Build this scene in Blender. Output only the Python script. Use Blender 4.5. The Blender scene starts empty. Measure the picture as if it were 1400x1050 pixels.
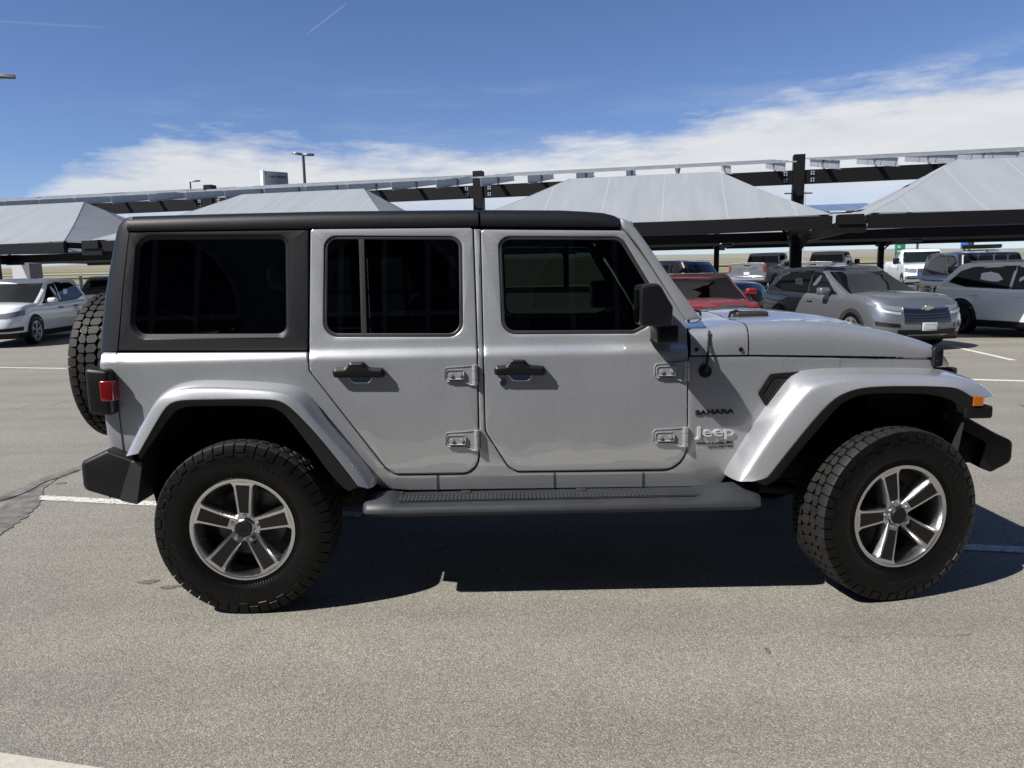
import bpy, bmesh, math, random
from mathutils import Vector, Matrix
import mathutils

# ------------------------------------------------------------------ camera, sky, sun, exposure
SC = bpy.context.scene
COL = SC.collection
R = math.radians
F = 1010.0                                   # focal length in pixels of a 1400 x 1050 frame
CAM = Vector((1.254, -4.193, 1.5465))
PITCH = math.atan(149 / F)
ROLL = 0.02
fwd = Vector((0, math.cos(PITCH), -math.sin(PITCH)))
rgt = Vector((1, 0, 0))
dwn = fwd.cross(rgt)
ca = rgt * math.cos(ROLL) + dwn * math.sin(ROLL)
cb = dwn * math.cos(ROLL) - rgt * math.sin(ROLL)
cam_data = bpy.data.cameras.new('camera')
cam_data.lens = 36 * F / 1400
cam_data.sensor_width = 36
cam_data.clip_end = 20000
cam = bpy.data.objects.new('camera', cam_data)
COL.objects.link(cam)
cam.matrix_world = Matrix(((ca.x, -cb.x, -fwd.x, CAM.x), (ca.y, -cb.y, -fwd.y, CAM.y), (ca.z, -cb.z, -fwd.z, CAM.z), (0, 0, 0, 1)))
SC.camera = cam

SUN_TO = Vector((-0.82, -0.46, 1.0)).normalized()
SUN_EL = math.asin(SUN_TO.z)
SUN_AZ = math.atan2(SUN_TO.x, SUN_TO.y)
sun_data = bpy.data.lights.new('sun', 'SUN')
sun_data.energy = 5.0
sun_data.angle = R(0.5)
sun_data.color = (1.0, 0.955, 0.89)
sun = bpy.data.objects.new('sun', sun_data)
COL.objects.link(sun)
sun.rotation_euler = SUN_TO.to_track_quat('Z', 'Y').to_euler()

SC.view_settings.view_transform = 'Standard'
SC.view_settings.look = 'None'
SC.view_settings.gamma = 1.0
SC.view_settings.exposure = 0.73
SC.cycles.max_bounces = 8
SC.cycles.transparent_max_bounces = 12
SC.cycles.use_denoising = True

world = bpy.data.worlds.new('World')
SC.world = world
world.use_nodes = True


class NT:
    """small node-tree helper"""
    def __init__(s, tree):
        s.t = tree
    def n(s, kind, **kw):
        nd = s.t.nodes.new(kind)
        for k, v in kw.items():
            if k.startswith('i_'):
                nd.inputs[k[2:].replace('_', ' ')].default_value = v
            else:
                setattr(nd, k, v)
        return nd
    def l(s, a, b):
        s.t.links.new(a, b)
    def m(s, op, a, b=None, c=None, clamp=False):
        nd = s.t.nodes.new('ShaderNodeMath')
        nd.operation = op
        nd.use_clamp = clamp
        for i, v in enumerate((a, b, c)):
            if v is None:
                continue
            if hasattr(v, 'is_output'):
                s.l(v, nd.inputs[i])
            else:
                nd.inputs[i].default_value = v
        return nd.outputs[0]
    def mix(s, f, a, b, kind='RGBA', blend='MIX'):
        nd = s.t.nodes.new('ShaderNodeMix')
        nd.data_type = kind
        if kind == 'RGBA':
            nd.blend_type = blend
            ia, ib, o = 6, 7, 2
        else:
            ia, ib, o = 2, 3, 0
        for i, v in ((0, f), (ia, a), (ib, b)):
            if hasattr(v, 'is_output'):
                s.l(v, nd.inputs[i])
            else:
                nd.inputs[i].default_value = v if not (kind == 'RGBA' and i and len(v) == 3) else (*v, 1)
        return nd.outputs[o]
    def ramp(s, f, pts, interp='LINEAR'):
        nd = s.t.nodes.new('ShaderNodeValToRGB')
        cr = nd.color_ramp
        cr.interpolation = interp
        while len(cr.elements) < len(pts):
            cr.elements.new(0.5)
        for e, (p, c) in zip(cr.elements, pts):
            e.position = p
            e.color = (c, c, c, 1) if isinstance(c, (int, float)) else (*c, 1)
        s.l(f, nd.inputs[0])
        return nd.outputs[0]


def build_world():
    t = world.node_tree
    t.nodes.clear()
    w = NT(t)
    out = w.n('ShaderNodeOutputWorld')
    bg = w.n('ShaderNodeBackground')
    bg.inputs['Strength'].default_value = 0.05
    sky = w.n('ShaderNodeTexSky', sky_type='NISHITA')
    sky.sun_disc = False
    sky.sun_elevation = SUN_EL
    sky.sun_rotation = SUN_AZ
    sky.altitude = 1800
    sky.air_density = 1.0
    sky.dust_density = 0.6
    sky.ozone_density = 1.6
    tc = w.n('ShaderNodeTexCoord')
    sep = w.n('ShaderNodeSeparateXYZ')
    w.l(tc.outputs['Generated'], sep.inputs[0])
    x, y, z = sep.outputs
    az = w.m('ARCTAN2', x, y)
    hor = w.m('SQRT', w.m('ADD', w.m('MULTIPLY', x, x), w.m('MULTIPLY', y, y)))
    el = w.m('ARCTAN2', z, hor)
    comb = w.n('ShaderNodeCombineXYZ')
    w.l(w.m('MULTIPLY', az, 3.0), comb.inputs[0])
    w.l(w.m('MULTIPLY', el, 13.0), comb.inputs[1])
    nz = w.n('ShaderNodeTexNoise', i_Scale=2.6, i_Detail=9.0, i_Roughness=0.62)
    w.l(comb.outputs[0], nz.inputs['Vector'])
    nz2 = w.n('ShaderNodeTexNoise', i_Scale=1.3, i_Detail=6.0, i_Roughness=0.6)
    comb2 = w.n('ShaderNodeCombineXYZ', i_Z=4.7)
    w.l(w.m('MULTIPLY', az, 2.2), comb2.inputs[0])
    w.l(w.m('MULTIPLY', el, 16.0), comb2.inputs[1])
    w.l(comb2.outputs[0], nz2.inputs['Vector'])
    # upper edge of the cloud bank (radians of elevation) along the azimuth
    u = w.m('MULTIPLY_ADD', az, 1 / 2.4, 0.5)
    edge = w.ramp(u, [(0.0, 0.0), (0.248, 0.0), (0.263, 0.085), (0.285, 0.140), (0.325, 0.180), (0.42, 0.172), (0.50, 0.172), (0.58, 0.185), (0.625, 0.205), (0.67, 0.215), (0.76, 0.225)], 'LINEAR')
    d = w.m('SUBTRACT', edge, el)
    d = w.m('ADD', d, w.m('MULTIPLY', w.m('SUBTRACT', nz.outputs[0], 0.5), 0.11))
    body = w.m('SMOOTH_MIN', w.m('MAXIMUM', w.m('MULTIPLY', d, 28.0), 0.0), 1.0, 0.25)
    wisp = w.m('MULTIPLY', w.m('MULTIPLY', w.m('SUBTRACT', nz2.outputs[0], 0.50), 3.2, clamp=True),
               w.m('MULTIPLY', w.m('ADD', d, 0.085), 12.0, clamp=True))
    wisp = w.m('MULTIPLY', wisp, 0.32)
    mask = w.m('MAXIMUM', body, wisp)
    # shading inside the bank: slightly greyer low wisps, blue gaps near the horizon on the right
    gap = w.m('MULTIPLY', w.m('SUBTRACT', 0.118, el), 16.0, clamp=True)
    mask = w.m('MULTIPLY', mask, w.m('SUBTRACT', 1.0, w.m('MULTIPLY', gap, w.m('MULTIPLY_ADD', nz2.outputs[0], -.5, .98))))
    tone = w.m('MULTIPLY_ADD', nz.outputs[0], 3.2, 7.7)
    ccol = w.n('ShaderNodeCombineColor')
    w.l(w.m('MULTIPLY', tone, 0.985), ccol.inputs[0])
    w.l(tone, ccol.inputs[1])
    w.l(w.m('MULTIPLY', tone, 1.02), ccol.inputs[2])
    blue = w.mix(1.0, sky.outputs[0], (.99, 1.10, 1.39), blend='MULTIPLY')
    col = w.mix(w.m('MULTIPLY', mask, 0.93), blue, ccol.outputs[0])
    # two contrails: thin bands about great circles
    def contrail(a0, e0, a1, e1, wid, amt):
        def dv(a, e):
            return Vector((math.sin(a) * math.cos(e), math.cos(a) * math.cos(e), math.sin(e)))
        p0, p1 = dv(a0, e0), dv(a1, e1)
        nrm = p0.cross(p1).normalized()
        mid = ((p0 + p1) / 2).normalized()
        half = p0.angle(p1) / 2
        dn = w.n('ShaderNodeVectorMath', operation='DOT_PRODUCT')
        w.l(tc.outputs['Generated'], dn.inputs[0])
        dn.inputs[1].default_value = nrm
        dm = w.n('ShaderNodeVectorMath', operation='DOT_PRODUCT')
        w.l(tc.outputs['Generated'], dm.inputs[0])
        dm.inputs[1].default_value = mid
        a = w.m('SUBTRACT', 1.0, w.m('DIVIDE', w.m('ABSOLUTE', dn.outputs['Value']), wid), clamp=True)
        b = w.m('MULTIPLY', w.m('SUBTRACT', dm.outputs['Value'], math.cos(half)), 2.0 / (1 - math.cos(half)), clamp=True)
        return w.m('MULTIPLY', w.m('MULTIPLY', a, b), amt)
    def ae(px, py):
        v = (fwd + ca * ((px - 700) / F) + cb * ((py - 525) / F)).normalized()
        return math.atan2(v.x, v.y), math.asin(v.z)
    c1 = contrail(*ae(418, 48), *ae(476, 3), 0.0012, 0.20)
    c2 = contrail(*ae(-90, 24), *ae(150, 38), 0.0015, 0.10)
    col = w.mix(w.m('MAXIMUM', c1, c2), col, (8.0, 8.3, 8.8))
    w.l(col, bg.inputs['Color'])
    w.l(bg.outputs[0], out.inputs[0])


build_world()

# ------------------------------------------------------------------ helpers: tracing, meshes, tagging


def at(px, py, Y):
    """world point where the line of sight of a photo pixel meets the plane y = Y"""
    d = fwd + ca * ((px - 700) / F) + cb * ((py - 525) / F)
    return CAM + d * ((Y - CAM.y) / d.y)


def on_ground(px, py, Z=0.0):
    d = fwd + ca * ((px - 700) / F) + cb * ((py - 525) / F)
    return CAM + d * ((Z - CAM.z) / d.z)


def link(o, parent=None):
    COL.objects.link(o)
    if parent is not None:
        o.parent = parent
    return o


def tag(o, label=None, cat=None, group=None, kind=None):
    if label: o['label'] = label
    if cat: o['category'] = cat
    if group: o['group'] = group
    if kind: o['kind'] = kind
    return o


def thing(name, label, cat, loc=(0, 0, 0), rz=0.0, group=None):
    o = bpy.data.objects.new(name, None)
    o.empty_display_size = 0.2
    o.location = loc
    o.rotation_euler = (0, 0, rz)
    link(o)
    return tag(o, label, cat, group)


def holder(name, parent, loc=(0, 0, 0), rot=(0, 0, 0)):
    o = bpy.data.objects.new(name, None)
    o.empty_display_size = 0.1
    link(o, parent)
    o.location = loc
    o.rotation_euler = rot
    return o


def obj(name, bm, mat, parent=None, ang=38, smooth=True, wn=False, recalc=False):
    if recalc:
        bmesh.ops.recalc_face_normals(bm, faces=bm.faces)
    me = bpy.data.meshes.new(name)
    bm.to_mesh(me)
    bm.free()
    mats = mat if isinstance(mat, (list, tuple)) else [mat]
    for m in mats:
        me.materials.append(m)
    if smooth:
        me.polygons.foreach_set('use_smooth', [True] * len(me.polygons))
        me.set_sharp_from_angle(angle=R(ang))
    o = bpy.data.objects.new(name, me)
    link(o, parent)
    if wn:
        md = o.modifiers.new('normals', 'WEIGHTED_NORMAL')
        md.keep_sharp = True
        md.weight = 80
    return o


def quad_grid(bm, rows, close_u=False, close_v=False, mi=0):
    """rows: list of lists of points -> quads"""
    vs = [[bm.verts.new(p) for p in r] for r in rows]
    nr, nc = len(vs), len(vs[0])
    fs = []
    for i in range(nr - (0 if close_v else 1)):
        for j in range(nc - (0 if close_u else 1)):
            a, b = vs[i], vs[(i + 1) % nr]
            q = (a[j], a[(j + 1) % nc], b[(j + 1) % nc], b[j])
            try:
                f = bm.faces.new(q)
                f.material_index = mi
                fs.append(f)
            except ValueError:
                pass
    return vs


def cap(bm, ring):
    try:
        return bm.faces.new(ring)
    except ValueError:
        return None


def box(bm, x0, x1, y0, y1, z0, z1, bev=0.0, seg=2, mx=None):
    r = bmesh.ops.create_cube(bm, size=1)
    vs = r['verts']
    for v in vs:
        v.co = Vector((x0 + (v.co.x + .5) * (x1 - x0), y0 + (v.co.y + .5) * (y1 - y0), z0 + (v.co.z + .5) * (z1 - z0)))
    if bev > 0:
        es = list({e for v in vs for e in v.link_edges})
        rr = bmesh.ops.bevel(bm, geom=es, offset=bev, segments=seg, profile=.5, affect='EDGES')
        vs = list({v for f in rr['faces'] for v in f.verts} | {v for v in vs if v.is_valid})
    if mx is not None:
        bmesh.ops.transform(bm, matrix=mx, verts=[v for v in vs if v.is_valid])
    return vs


def cyl(bm, p0, p1, r0, r1=None, n=16, caps=True):
    p0, p1 = Vector(p0), Vector(p1)
    r1 = r0 if r1 is None else r1
    d = (p1 - p0).normalized()
    a = d.orthogonal().normalized()
    b = d.cross(a)
    rows = []
    for p, r in ((p0, r0), (p1, r1)):
        rows.append([p + (a * math.cos(2 * math.pi * i / n) + b * math.sin(2 * math.pi * i / n)) * r for i in range(n)])
    vs = quad_grid(bm, rows, close_u=True)
    if caps:
        cap(bm, vs[0][::-1])
        cap(bm, vs[1])
    return vs


def tube(bm, pts, r, n=8):
    pts = [Vector(p) for p in pts]
    rows = []
    a = None
    for i, p in enumerate(pts):
        d = (pts[min(i + 1, len(pts) - 1)] - pts[max(i - 1, 0)]).normalized()
        a = d.orthogonal().normalized() if a is None else (a - d * a.dot(d)).normalized()
        b = d.cross(a)
        rr = r[i] if isinstance(r, (list, tuple)) else r
        rows.append([p + (a * math.cos(2 * math.pi * k / n) + b * math.sin(2 * math.pi * k / n)) * rr for k in range(n)])
    vs = quad_grid(bm, rows, close_u=True)
    cap(bm, vs[0][::-1])
    cap(bm, vs[-1])


def lathe_y(bm, prof, n=64, c=(0, 0, 0), close=False):
    """revolve (r, y) pairs about the y axis"""
    rows = []
    for k in range(n):
        t = 2 * math.pi * k / n
        rows.append([Vector((c[0] + r * math.cos(t), c[1] + y, c[2] + r * math.sin(t))) for r, y in prof])
    return quad_grid(bm, rows, close_v=True, close_u=close)


def rounded(pts, seg=6):
    """round the corners of a closed polygon; points are (x, y) or (x, y, radius)"""
    out = []
    n = len(pts)
    for i, p in enumerate(pts):
        if len(p) < 3 or p[2] <= 0:
            out.append((p[0], p[1]))
            continue
        c = Vector(p[:2])
        a = Vector(pts[i - 1][:2]) - c
        b = Vector(pts[(i + 1) % n][:2]) - c
        la, lb = a.length, b.length
        a.normalize(); b.normalize()
        ang = a.angle(b)
        t = min(p[2] / math.tan(ang / 2), la * .48, lb * .48)
        r = t * math.tan(ang / 2)
        p0, p1 = c + a * t, c + b * t
        ctr = c + (a + b).normalized() * (r / math.sin(ang / 2))
        v0, v1 = p0 - ctr, p1 - ctr
        tot = v0.angle(v1)
        sg = 1 if v0.x * v1.y - v0.y * v1.x > 0 else -1
        for k in range(seg + 1):
            th = sg * tot * k / seg
            out.append((ctr.x + v0.x * math.cos(th) - v0.y * math.sin(th), ctr.y + v0.x * math.sin(th) + v0.y * math.cos(th)))
    return out


def grow(pts, d):
    """offset a closed 2D polygon outwards by d (inwards if negative)"""
    n = len(pts)
    area = sum(pts[i][0] * pts[(i + 1) % n][1] - pts[(i + 1) % n][0] * pts[i][1] for i in range(n))
    s = 1 if area > 0 else -1
    out = []
    for i in range(n):
        p0, p1, p2 = Vector(pts[i - 1]), Vector(pts[i]), Vector(pts[(i + 1) % n])
        e0, e1 = (p1 - p0), (p2 - p1)
        if e0.length < 1e-9 or e1.length < 1e-9:
            out.append(tuple(p1)); continue
        n0 = Vector((e0.y, -e0.x)).normalized() * s
        n1 = Vector((e1.y, -e1.x)).normalized() * s
        m = (n0 + n1)
        if m.length < 1e-6:
            out.append(tuple(p1)); continue
        m.normalize()
        out.append(tuple(p1 + m * (d / max(.4, m.dot(n0)))))
    return out


def lerp_table(tab, x):
    if x <= tab[0][0]:
        return tab[0][1]
    for (a, va), (b, vb) in zip(tab, tab[1:]):
        if x <= b:
            return va + (vb - va) * (x - a) / (b - a)
    return tab[-1][1]


def text_mesh(body, size, depth, bold=0.0, spacing=1.0, width=None, height=None):
    """lettering as a bmesh in the xz plane, facing -y, centred on the origin"""
    cu = bpy.data.curves.new('lettering', 'FONT')
    cu.body = body
    cu.size = size
    cu.extrude = depth
    cu.offset = bold
    cu.space_character = spacing
    cu.resolution_u = 3
    o = bpy.data.objects.new('lettering', cu)
    me = bpy.data.meshes.new_from_object(o)
    bpy.data.objects.remove(o)
    bm = bmesh.new()
    bm.from_mesh(me)
    bpy.data.meshes.remove(me)
    xs = [v.co.x for v in bm.verts]; ys = [v.co.y for v in bm.verts]
    cx, cy = (min(xs) + max(xs)) / 2, (min(ys) + max(ys)) / 2
    sx = width / (max(xs) - min(xs)) if width else 1
    sy = height / (max(ys) - min(ys)) if height else 1
    for v in bm.verts:
        v.co = Vector(((v.co.x - cx) * sx, -v.co.z, (v.co.y - cy) * sy))
    return bm


def add_bm(dst, src, mx=None):
    me = bpy.data.meshes.new('tmp')
    if mx is not None:
        bmesh.ops.transform(src, matrix=mx, verts=src.verts)
    src.to_mesh(me)
    src.free()
    dst.from_mesh(me)
    bpy.data.meshes.remove(me)


# ------------------------------------------------------------------ materials


def material(name, base=(.5, .5, .5), rough=.5, metal=0., coat=0., coat_rough=.04, spec=.5, bump=None, vary=None, rvary=0., emit=None, ior=1.5):
    m = bpy.data.materials.new(name)
    m.use_nodes = True
    t = m.node_tree
    t.nodes.clear()
    w = NT(t)
    out = w.n('ShaderNodeOutputMaterial')
    p = w.n('ShaderNodeBsdfPrincipled')
    p.inputs['Base Color'].default_value = (*base, 1)
    p.inputs['Roughness'].default_value = rough
    p.inputs['Metallic'].default_value = metal
    p.inputs['Coat Weight'].default_value = coat
    p.inputs['Coat Roughness'].default_value = coat_rough
    p.inputs['Specular IOR Level'].default_value = spec
    p.inputs['IOR'].default_value = ior
    w.l(p.outputs[0], out.inputs[0])
    tc = w.n('ShaderNodeTexCoord')
    if vary:                                   # (scale, amount)
        nz = w.n('ShaderNodeTexNoise', i_Scale=vary[0], i_Detail=5.0, i_Roughness=.6)
        w.l(tc.outputs['Object'], nz.inputs['Vector'])
        k = vary[1]
        lo = tuple(c * (1 - k) for c in base)
        hi = tuple(min(1, c * (1 + k)) for c in base)
        w.l(w.ramp(nz.outputs[0], [(.3, lo), (.7, hi)]), p.inputs['Base Color'])
        if rvary:
            w.l(w.m('MULTIPLY_ADD', nz.outputs[0], rvary * 2, rough - rvary), p.inputs['Roughness'])
    if bump:                                   # (scale, strength, distance)
        nb = w.n('ShaderNodeTexNoise', i_Scale=bump[0], i_Detail=3.0)
        w.l(tc.outputs['Object'], nb.inputs['Vector'])
        b = w.n('ShaderNodeBump', i_Strength=bump[1], i_Distance=bump[2])
        w.l(nb.outputs[0], b.inputs['Height'])
        w.l(b.outputs[0], p.inputs['Normal'])
    if emit:
        p.inputs['Emission Color'].default_value = (*emit[:3], 1)
        p.inputs['Emission Strength'].default_value = emit[3]
    return m


def glass_material(name, tint, rough=.0):
    m = bpy.data.materials.new(name)
    m.use_nodes = True
    t = m.node_tree
    t.nodes.clear()
    w = NT(t)
    out = w.n('ShaderNodeOutputMaterial')
    tr = w.n('ShaderNodeBsdfTransparent')
    tr.inputs[0].default_value = (*tint, 1)
    gl = w.n('ShaderNodeBsdfGlossy')
    gl.inputs['Roughness'].default_value = rough
    fr = w.n('ShaderNodeFresnel')
    fr.inputs['IOR'].default_value = 1.5
    mx = w.n('ShaderNodeMixShader')
    w.l(fr.outputs[0], mx.inputs[0])
    w.l(tr.outputs[0], mx.inputs[1])
    w.l(gl.outputs[0], mx.inputs[2])
    w.l(mx.outputs[0], out.inputs[0])
    return m


def fabric_material(name, base, trans):
    m = bpy.data.materials.new(name)
    m.use_nodes = True
    t = m.node_tree
    t.nodes.clear()
    w = NT(t)
    out = w.n('ShaderNodeOutputMaterial')
    df = w.n('ShaderNodeBsdfDiffuse')
    tl = w.n('ShaderNodeBsdfTranslucent')
    mx = w.n('ShaderNodeMixShader')
    mx.inputs[0].default_value = trans
    tc = w.n('ShaderNodeTexCoord')
    mp = w.n('ShaderNodeMapping')
    mp.inputs['Scale'].default_value = (1.0, .12, .12)
    w.l(tc.outputs['Object'], mp.inputs[0])
    nz = w.n('ShaderNodeTexNoise', i_Scale=3.0, i_Detail=6.0, i_Roughness=.65)
    w.l(mp.outputs[0], nz.inputs['Vector'])
    sp = w.n('ShaderNodeSeparateXYZ')
    w.l(tc.outputs['Object'], sp.inputs[0])
    seam = w.m('LESS_THAN', w.m('PINGPONG', sp.outputs[0], .68), .016)
    c = w.ramp(nz.outputs[0], [(.3, tuple(b * .90 for b in base)), (.7, tuple(b * 1.06 for b in base))])
    c = w.mix(w.m('MULTIPLY', seam, .55), c, tuple(min(1, b * 1.28) for b in base))
    w.l(c, df.inputs[0]); w.l(c, tl.inputs[0])
    w.l(df.outputs[0], mx.inputs[1]); w.l(tl.outputs[0], mx.inputs[2])
    w.l(mx.outputs[0], out.inputs[0])
    return m


def asphalt_material():
    m = bpy.data.materials.new('asphalt')
    m.use_nodes = True
    t = m.node_tree
    t.nodes.clear()
    w = NT(t)
    out = w.n('ShaderNodeOutputMaterial')
    p = w.n('ShaderNodeBsdfPrincipled')
    p.inputs['Roughness'].default_value = .85
    p.inputs['Specular IOR Level'].default_value = .3
    tc = w.n('ShaderNodeTexCoord')
    vo = w.n('ShaderNodeTexVoronoi', i_Scale=185.0)
    w.l(tc.outputs['Object'], vo.inputs['Vector'])
    vs = w.n('ShaderNodeSeparateColor')
    w.l(vo.outputs['Color'], vs.inputs[0])
    vo2 = w.n('ShaderNodeTexVoronoi', i_Scale=400.0)
    w.l(tc.outputs['Object'], vo2.inputs['Vector'])
    vs2 = w.n('ShaderNodeSeparateColor')
    w.l(vo2.outputs['Color'], vs2.inputs[0])
    g = w.m('ADD', w.m('MULTIPLY', vs.outputs[0], .6), w.m('MULTIPLY', vs2.outputs[0], .4))
    stone = w.ramp(g, [(.05, (.088, .084, .075)), (.35, (.186, .177, .157)), (.68, (.252, .240, .212)), (.97, (.44, .42, .375))])
    dark = w.m('MULTIPLY', w.m('SUBTRACT', vo.outputs['Distance'], .28), 2.2, clamp=True)
    stone = w.mix(w.m('MULTIPLY', dark, .45), stone, (.09, .085, .078))
    n1 = w.n('ShaderNodeTexNoise', i_Scale=.55, i_Detail=7.0, i_Roughness=.62)
    w.l(tc.outputs['Object'], n1.inputs['Vector'])
    n2 = w.n('ShaderNodeTexNoise', i_Scale=4.5, i_Detail=5.0, i_Roughness=.6)
    w.l(tc.outputs['Object'], n2.inputs['Vector'])
    n4 = w.n('ShaderNodeTexNoise', i_Scale=34.0, i_Detail=4.0, i_Roughness=.7)
    w.l(tc.outputs['Object'], n4.inputs['Vector'])
    big = w.m('ADD', w.m('MULTIPLY', n1.outputs[0], .5), w.m('ADD', w.m('MULTIPLY', n2.outputs[0], .2), w.m('MULTIPLY', n4.outputs[0], .3)))
    tone = w.ramp(big, [(.35, (.85, .85, .85)), (.5, (1.0, .995, .975)), (.65, (1.12, 1.11, 1.07))])
    c = w.mix(1.0, stone, tone, blend='MULTIPLY')
    # faint wheel tracks and scuffs along the driving direction
    mp = w.n('ShaderNodeMapping')
    mp.inputs['Scale'].default_value = (.16, 1.7, 1.0)
    mp.inputs['Rotation'].default_value = (0, 0, .14)
    w.l(tc.outputs['Object'], mp.inputs[0])
    n5 = w.n('ShaderNodeTexNoise', i_Scale=1.0, i_Detail=6.0, i_Roughness=.6)
    w.l(mp.outputs[0], n5.inputs['Vector'])
    c = w.mix(1.0, c, w.ramp(n5.outputs[0], [(.35, (.88, .885, .89)), (.5, (1.0, 1.0, 1.0)), (.66, (1.07, 1.065, 1.05))]), blend='MULTIPLY')
    # a few small oil drips
    n3 = w.n('ShaderNodeTexNoise', i_Scale=1.7, i_Detail=2.0, i_Roughness=.45)
    w.l(tc.outputs['Object'], n3.inputs['Vector'])
    oil = w.m('MULTIPLY', w.m('SUBTRACT', n3.outputs[0], .735), 30.0, clamp=True)
    c = w.mix(w.m('MULTIPLY', oil, .6), c, (.035, .034, .033))
    w.l(c, p.inputs['Base Color'])
    b = w.n('ShaderNodeBump', i_Strength=.55, i_Distance=.004)
    w.l(w.m('ADD', w.m('MULTIPLY', vo.outputs['Distance'], -1.0), w.m('MULTIPLY', vs2.outputs[0], .35)), b.inputs['Height'])
    w.l(b.outputs[0], p.inputs['Normal'])
    w.l(p.outputs[0], out.inputs[0])
    return m


def worn_paint_material(name, base, wear):
    m = bpy.data.materials.new(name)
    m.use_nodes = True
    t = m.node_tree
    t.nodes.clear()
    w = NT(t)
    out = w.n('ShaderNodeOutputMaterial')
    p = w.n('ShaderNodeBsdfPrincipled')
    p.inputs['Roughness'].default_value = .7
    tc = w.n('ShaderNodeTexCoord')
    vo = w.n('ShaderNodeTexVoronoi', i_Scale=85.0)
    w.l(tc.outputs['Object'], vo.inputs['Vector'])
    vs = w.n('ShaderNodeSeparateColor')
    w.l(vo.outputs['Color'], vs.inputs[0])
    n = w.n('ShaderNodeTexNoise', i_Scale=9.0, i_Detail=5.0, i_Roughness=.7)
    w.l(tc.outputs['Object'], n.inputs['Vector'])
    k = w.m('MULTIPLY', w.m('SUBTRACT', w.m('ADD', w.m('MULTIPLY', vs.outputs[0], .5), w.m('MULTIPLY', n.outputs[0], .5)), 1 - wear), 6.0, clamp=True)
    c = w.mix(k, base, (.14, .135, .125))
    w.l(c, p.inputs['Base Color'])
    b = w.n('ShaderNodeBump', i_Strength=.4, i_Distance=.003)
    w.l(w.m('MULTIPLY', vo.outputs['Distance'], -1.0), b.inputs['Height'])
    w.l(b.outputs[0], p.inputs['Normal'])
    w.l(p.outputs[0], out.inputs[0])
    return m


def prairie_material():
    m = bpy.data.materials.new('prairie')
    m.use_nodes = True
    t = m.node_tree
    t.nodes.clear()
    w = NT(t)
    out = w.n('ShaderNodeOutputMaterial')
    p = w.n('ShaderNodeBsdfPrincipled')
    p.inputs['Roughness'].default_value = .95
    p.inputs['Specular IOR Level'].default_value = .1
    tc = w.n('ShaderNodeTexCoord')
    mp = w.n('ShaderNodeMapping')
    mp.inputs['Scale'].default_value = (.35, 1.0, 1.0)
    w.l(tc.outputs['Object'], mp.inputs[0])
    n1 = w.n('ShaderNodeTexNoise', i_Scale=.02, i_Detail=8.0, i_Roughness=.65)
    w.l(mp.outputs[0], n1.inputs['Vector'])
    n2 = w.n('ShaderNodeTexNoise', i_Scale=1.3, i_Detail=8.0, i_Roughness=.75)
    w.l(tc.outputs['Object'], n2.inputs['Vector'])
    c1 = w.ramp(n1.outputs[0], [(.33, (.125, .125, .068)), (.48, (.20, .185, .118)), (.62, (.25, .225, .155)), (.75, (.165, .158, .098))])
    c2 = w.ramp(n2.outputs[0], [(.3, .55), (.7, 1.25)])
    c = w.mix(1.0, c1, c2, blend='MULTIPLY')
    # colour turns to an even pale grey with distance from the lot
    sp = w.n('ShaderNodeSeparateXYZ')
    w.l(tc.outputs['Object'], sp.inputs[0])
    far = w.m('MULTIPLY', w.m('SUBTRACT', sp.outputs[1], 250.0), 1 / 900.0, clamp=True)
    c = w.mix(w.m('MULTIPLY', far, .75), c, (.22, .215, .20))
    w.l(c, p.inputs['Base Color'])
    b = w.n('ShaderNodeBump', i_Strength=.6, i_Distance=.15)
    w.l(n2.outputs[0], b.inputs['Height'])
    w.l(b.outputs[0], p.inputs['Normal'])
    w.l(p.outputs[0], out.inputs[0])
    return m


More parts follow.
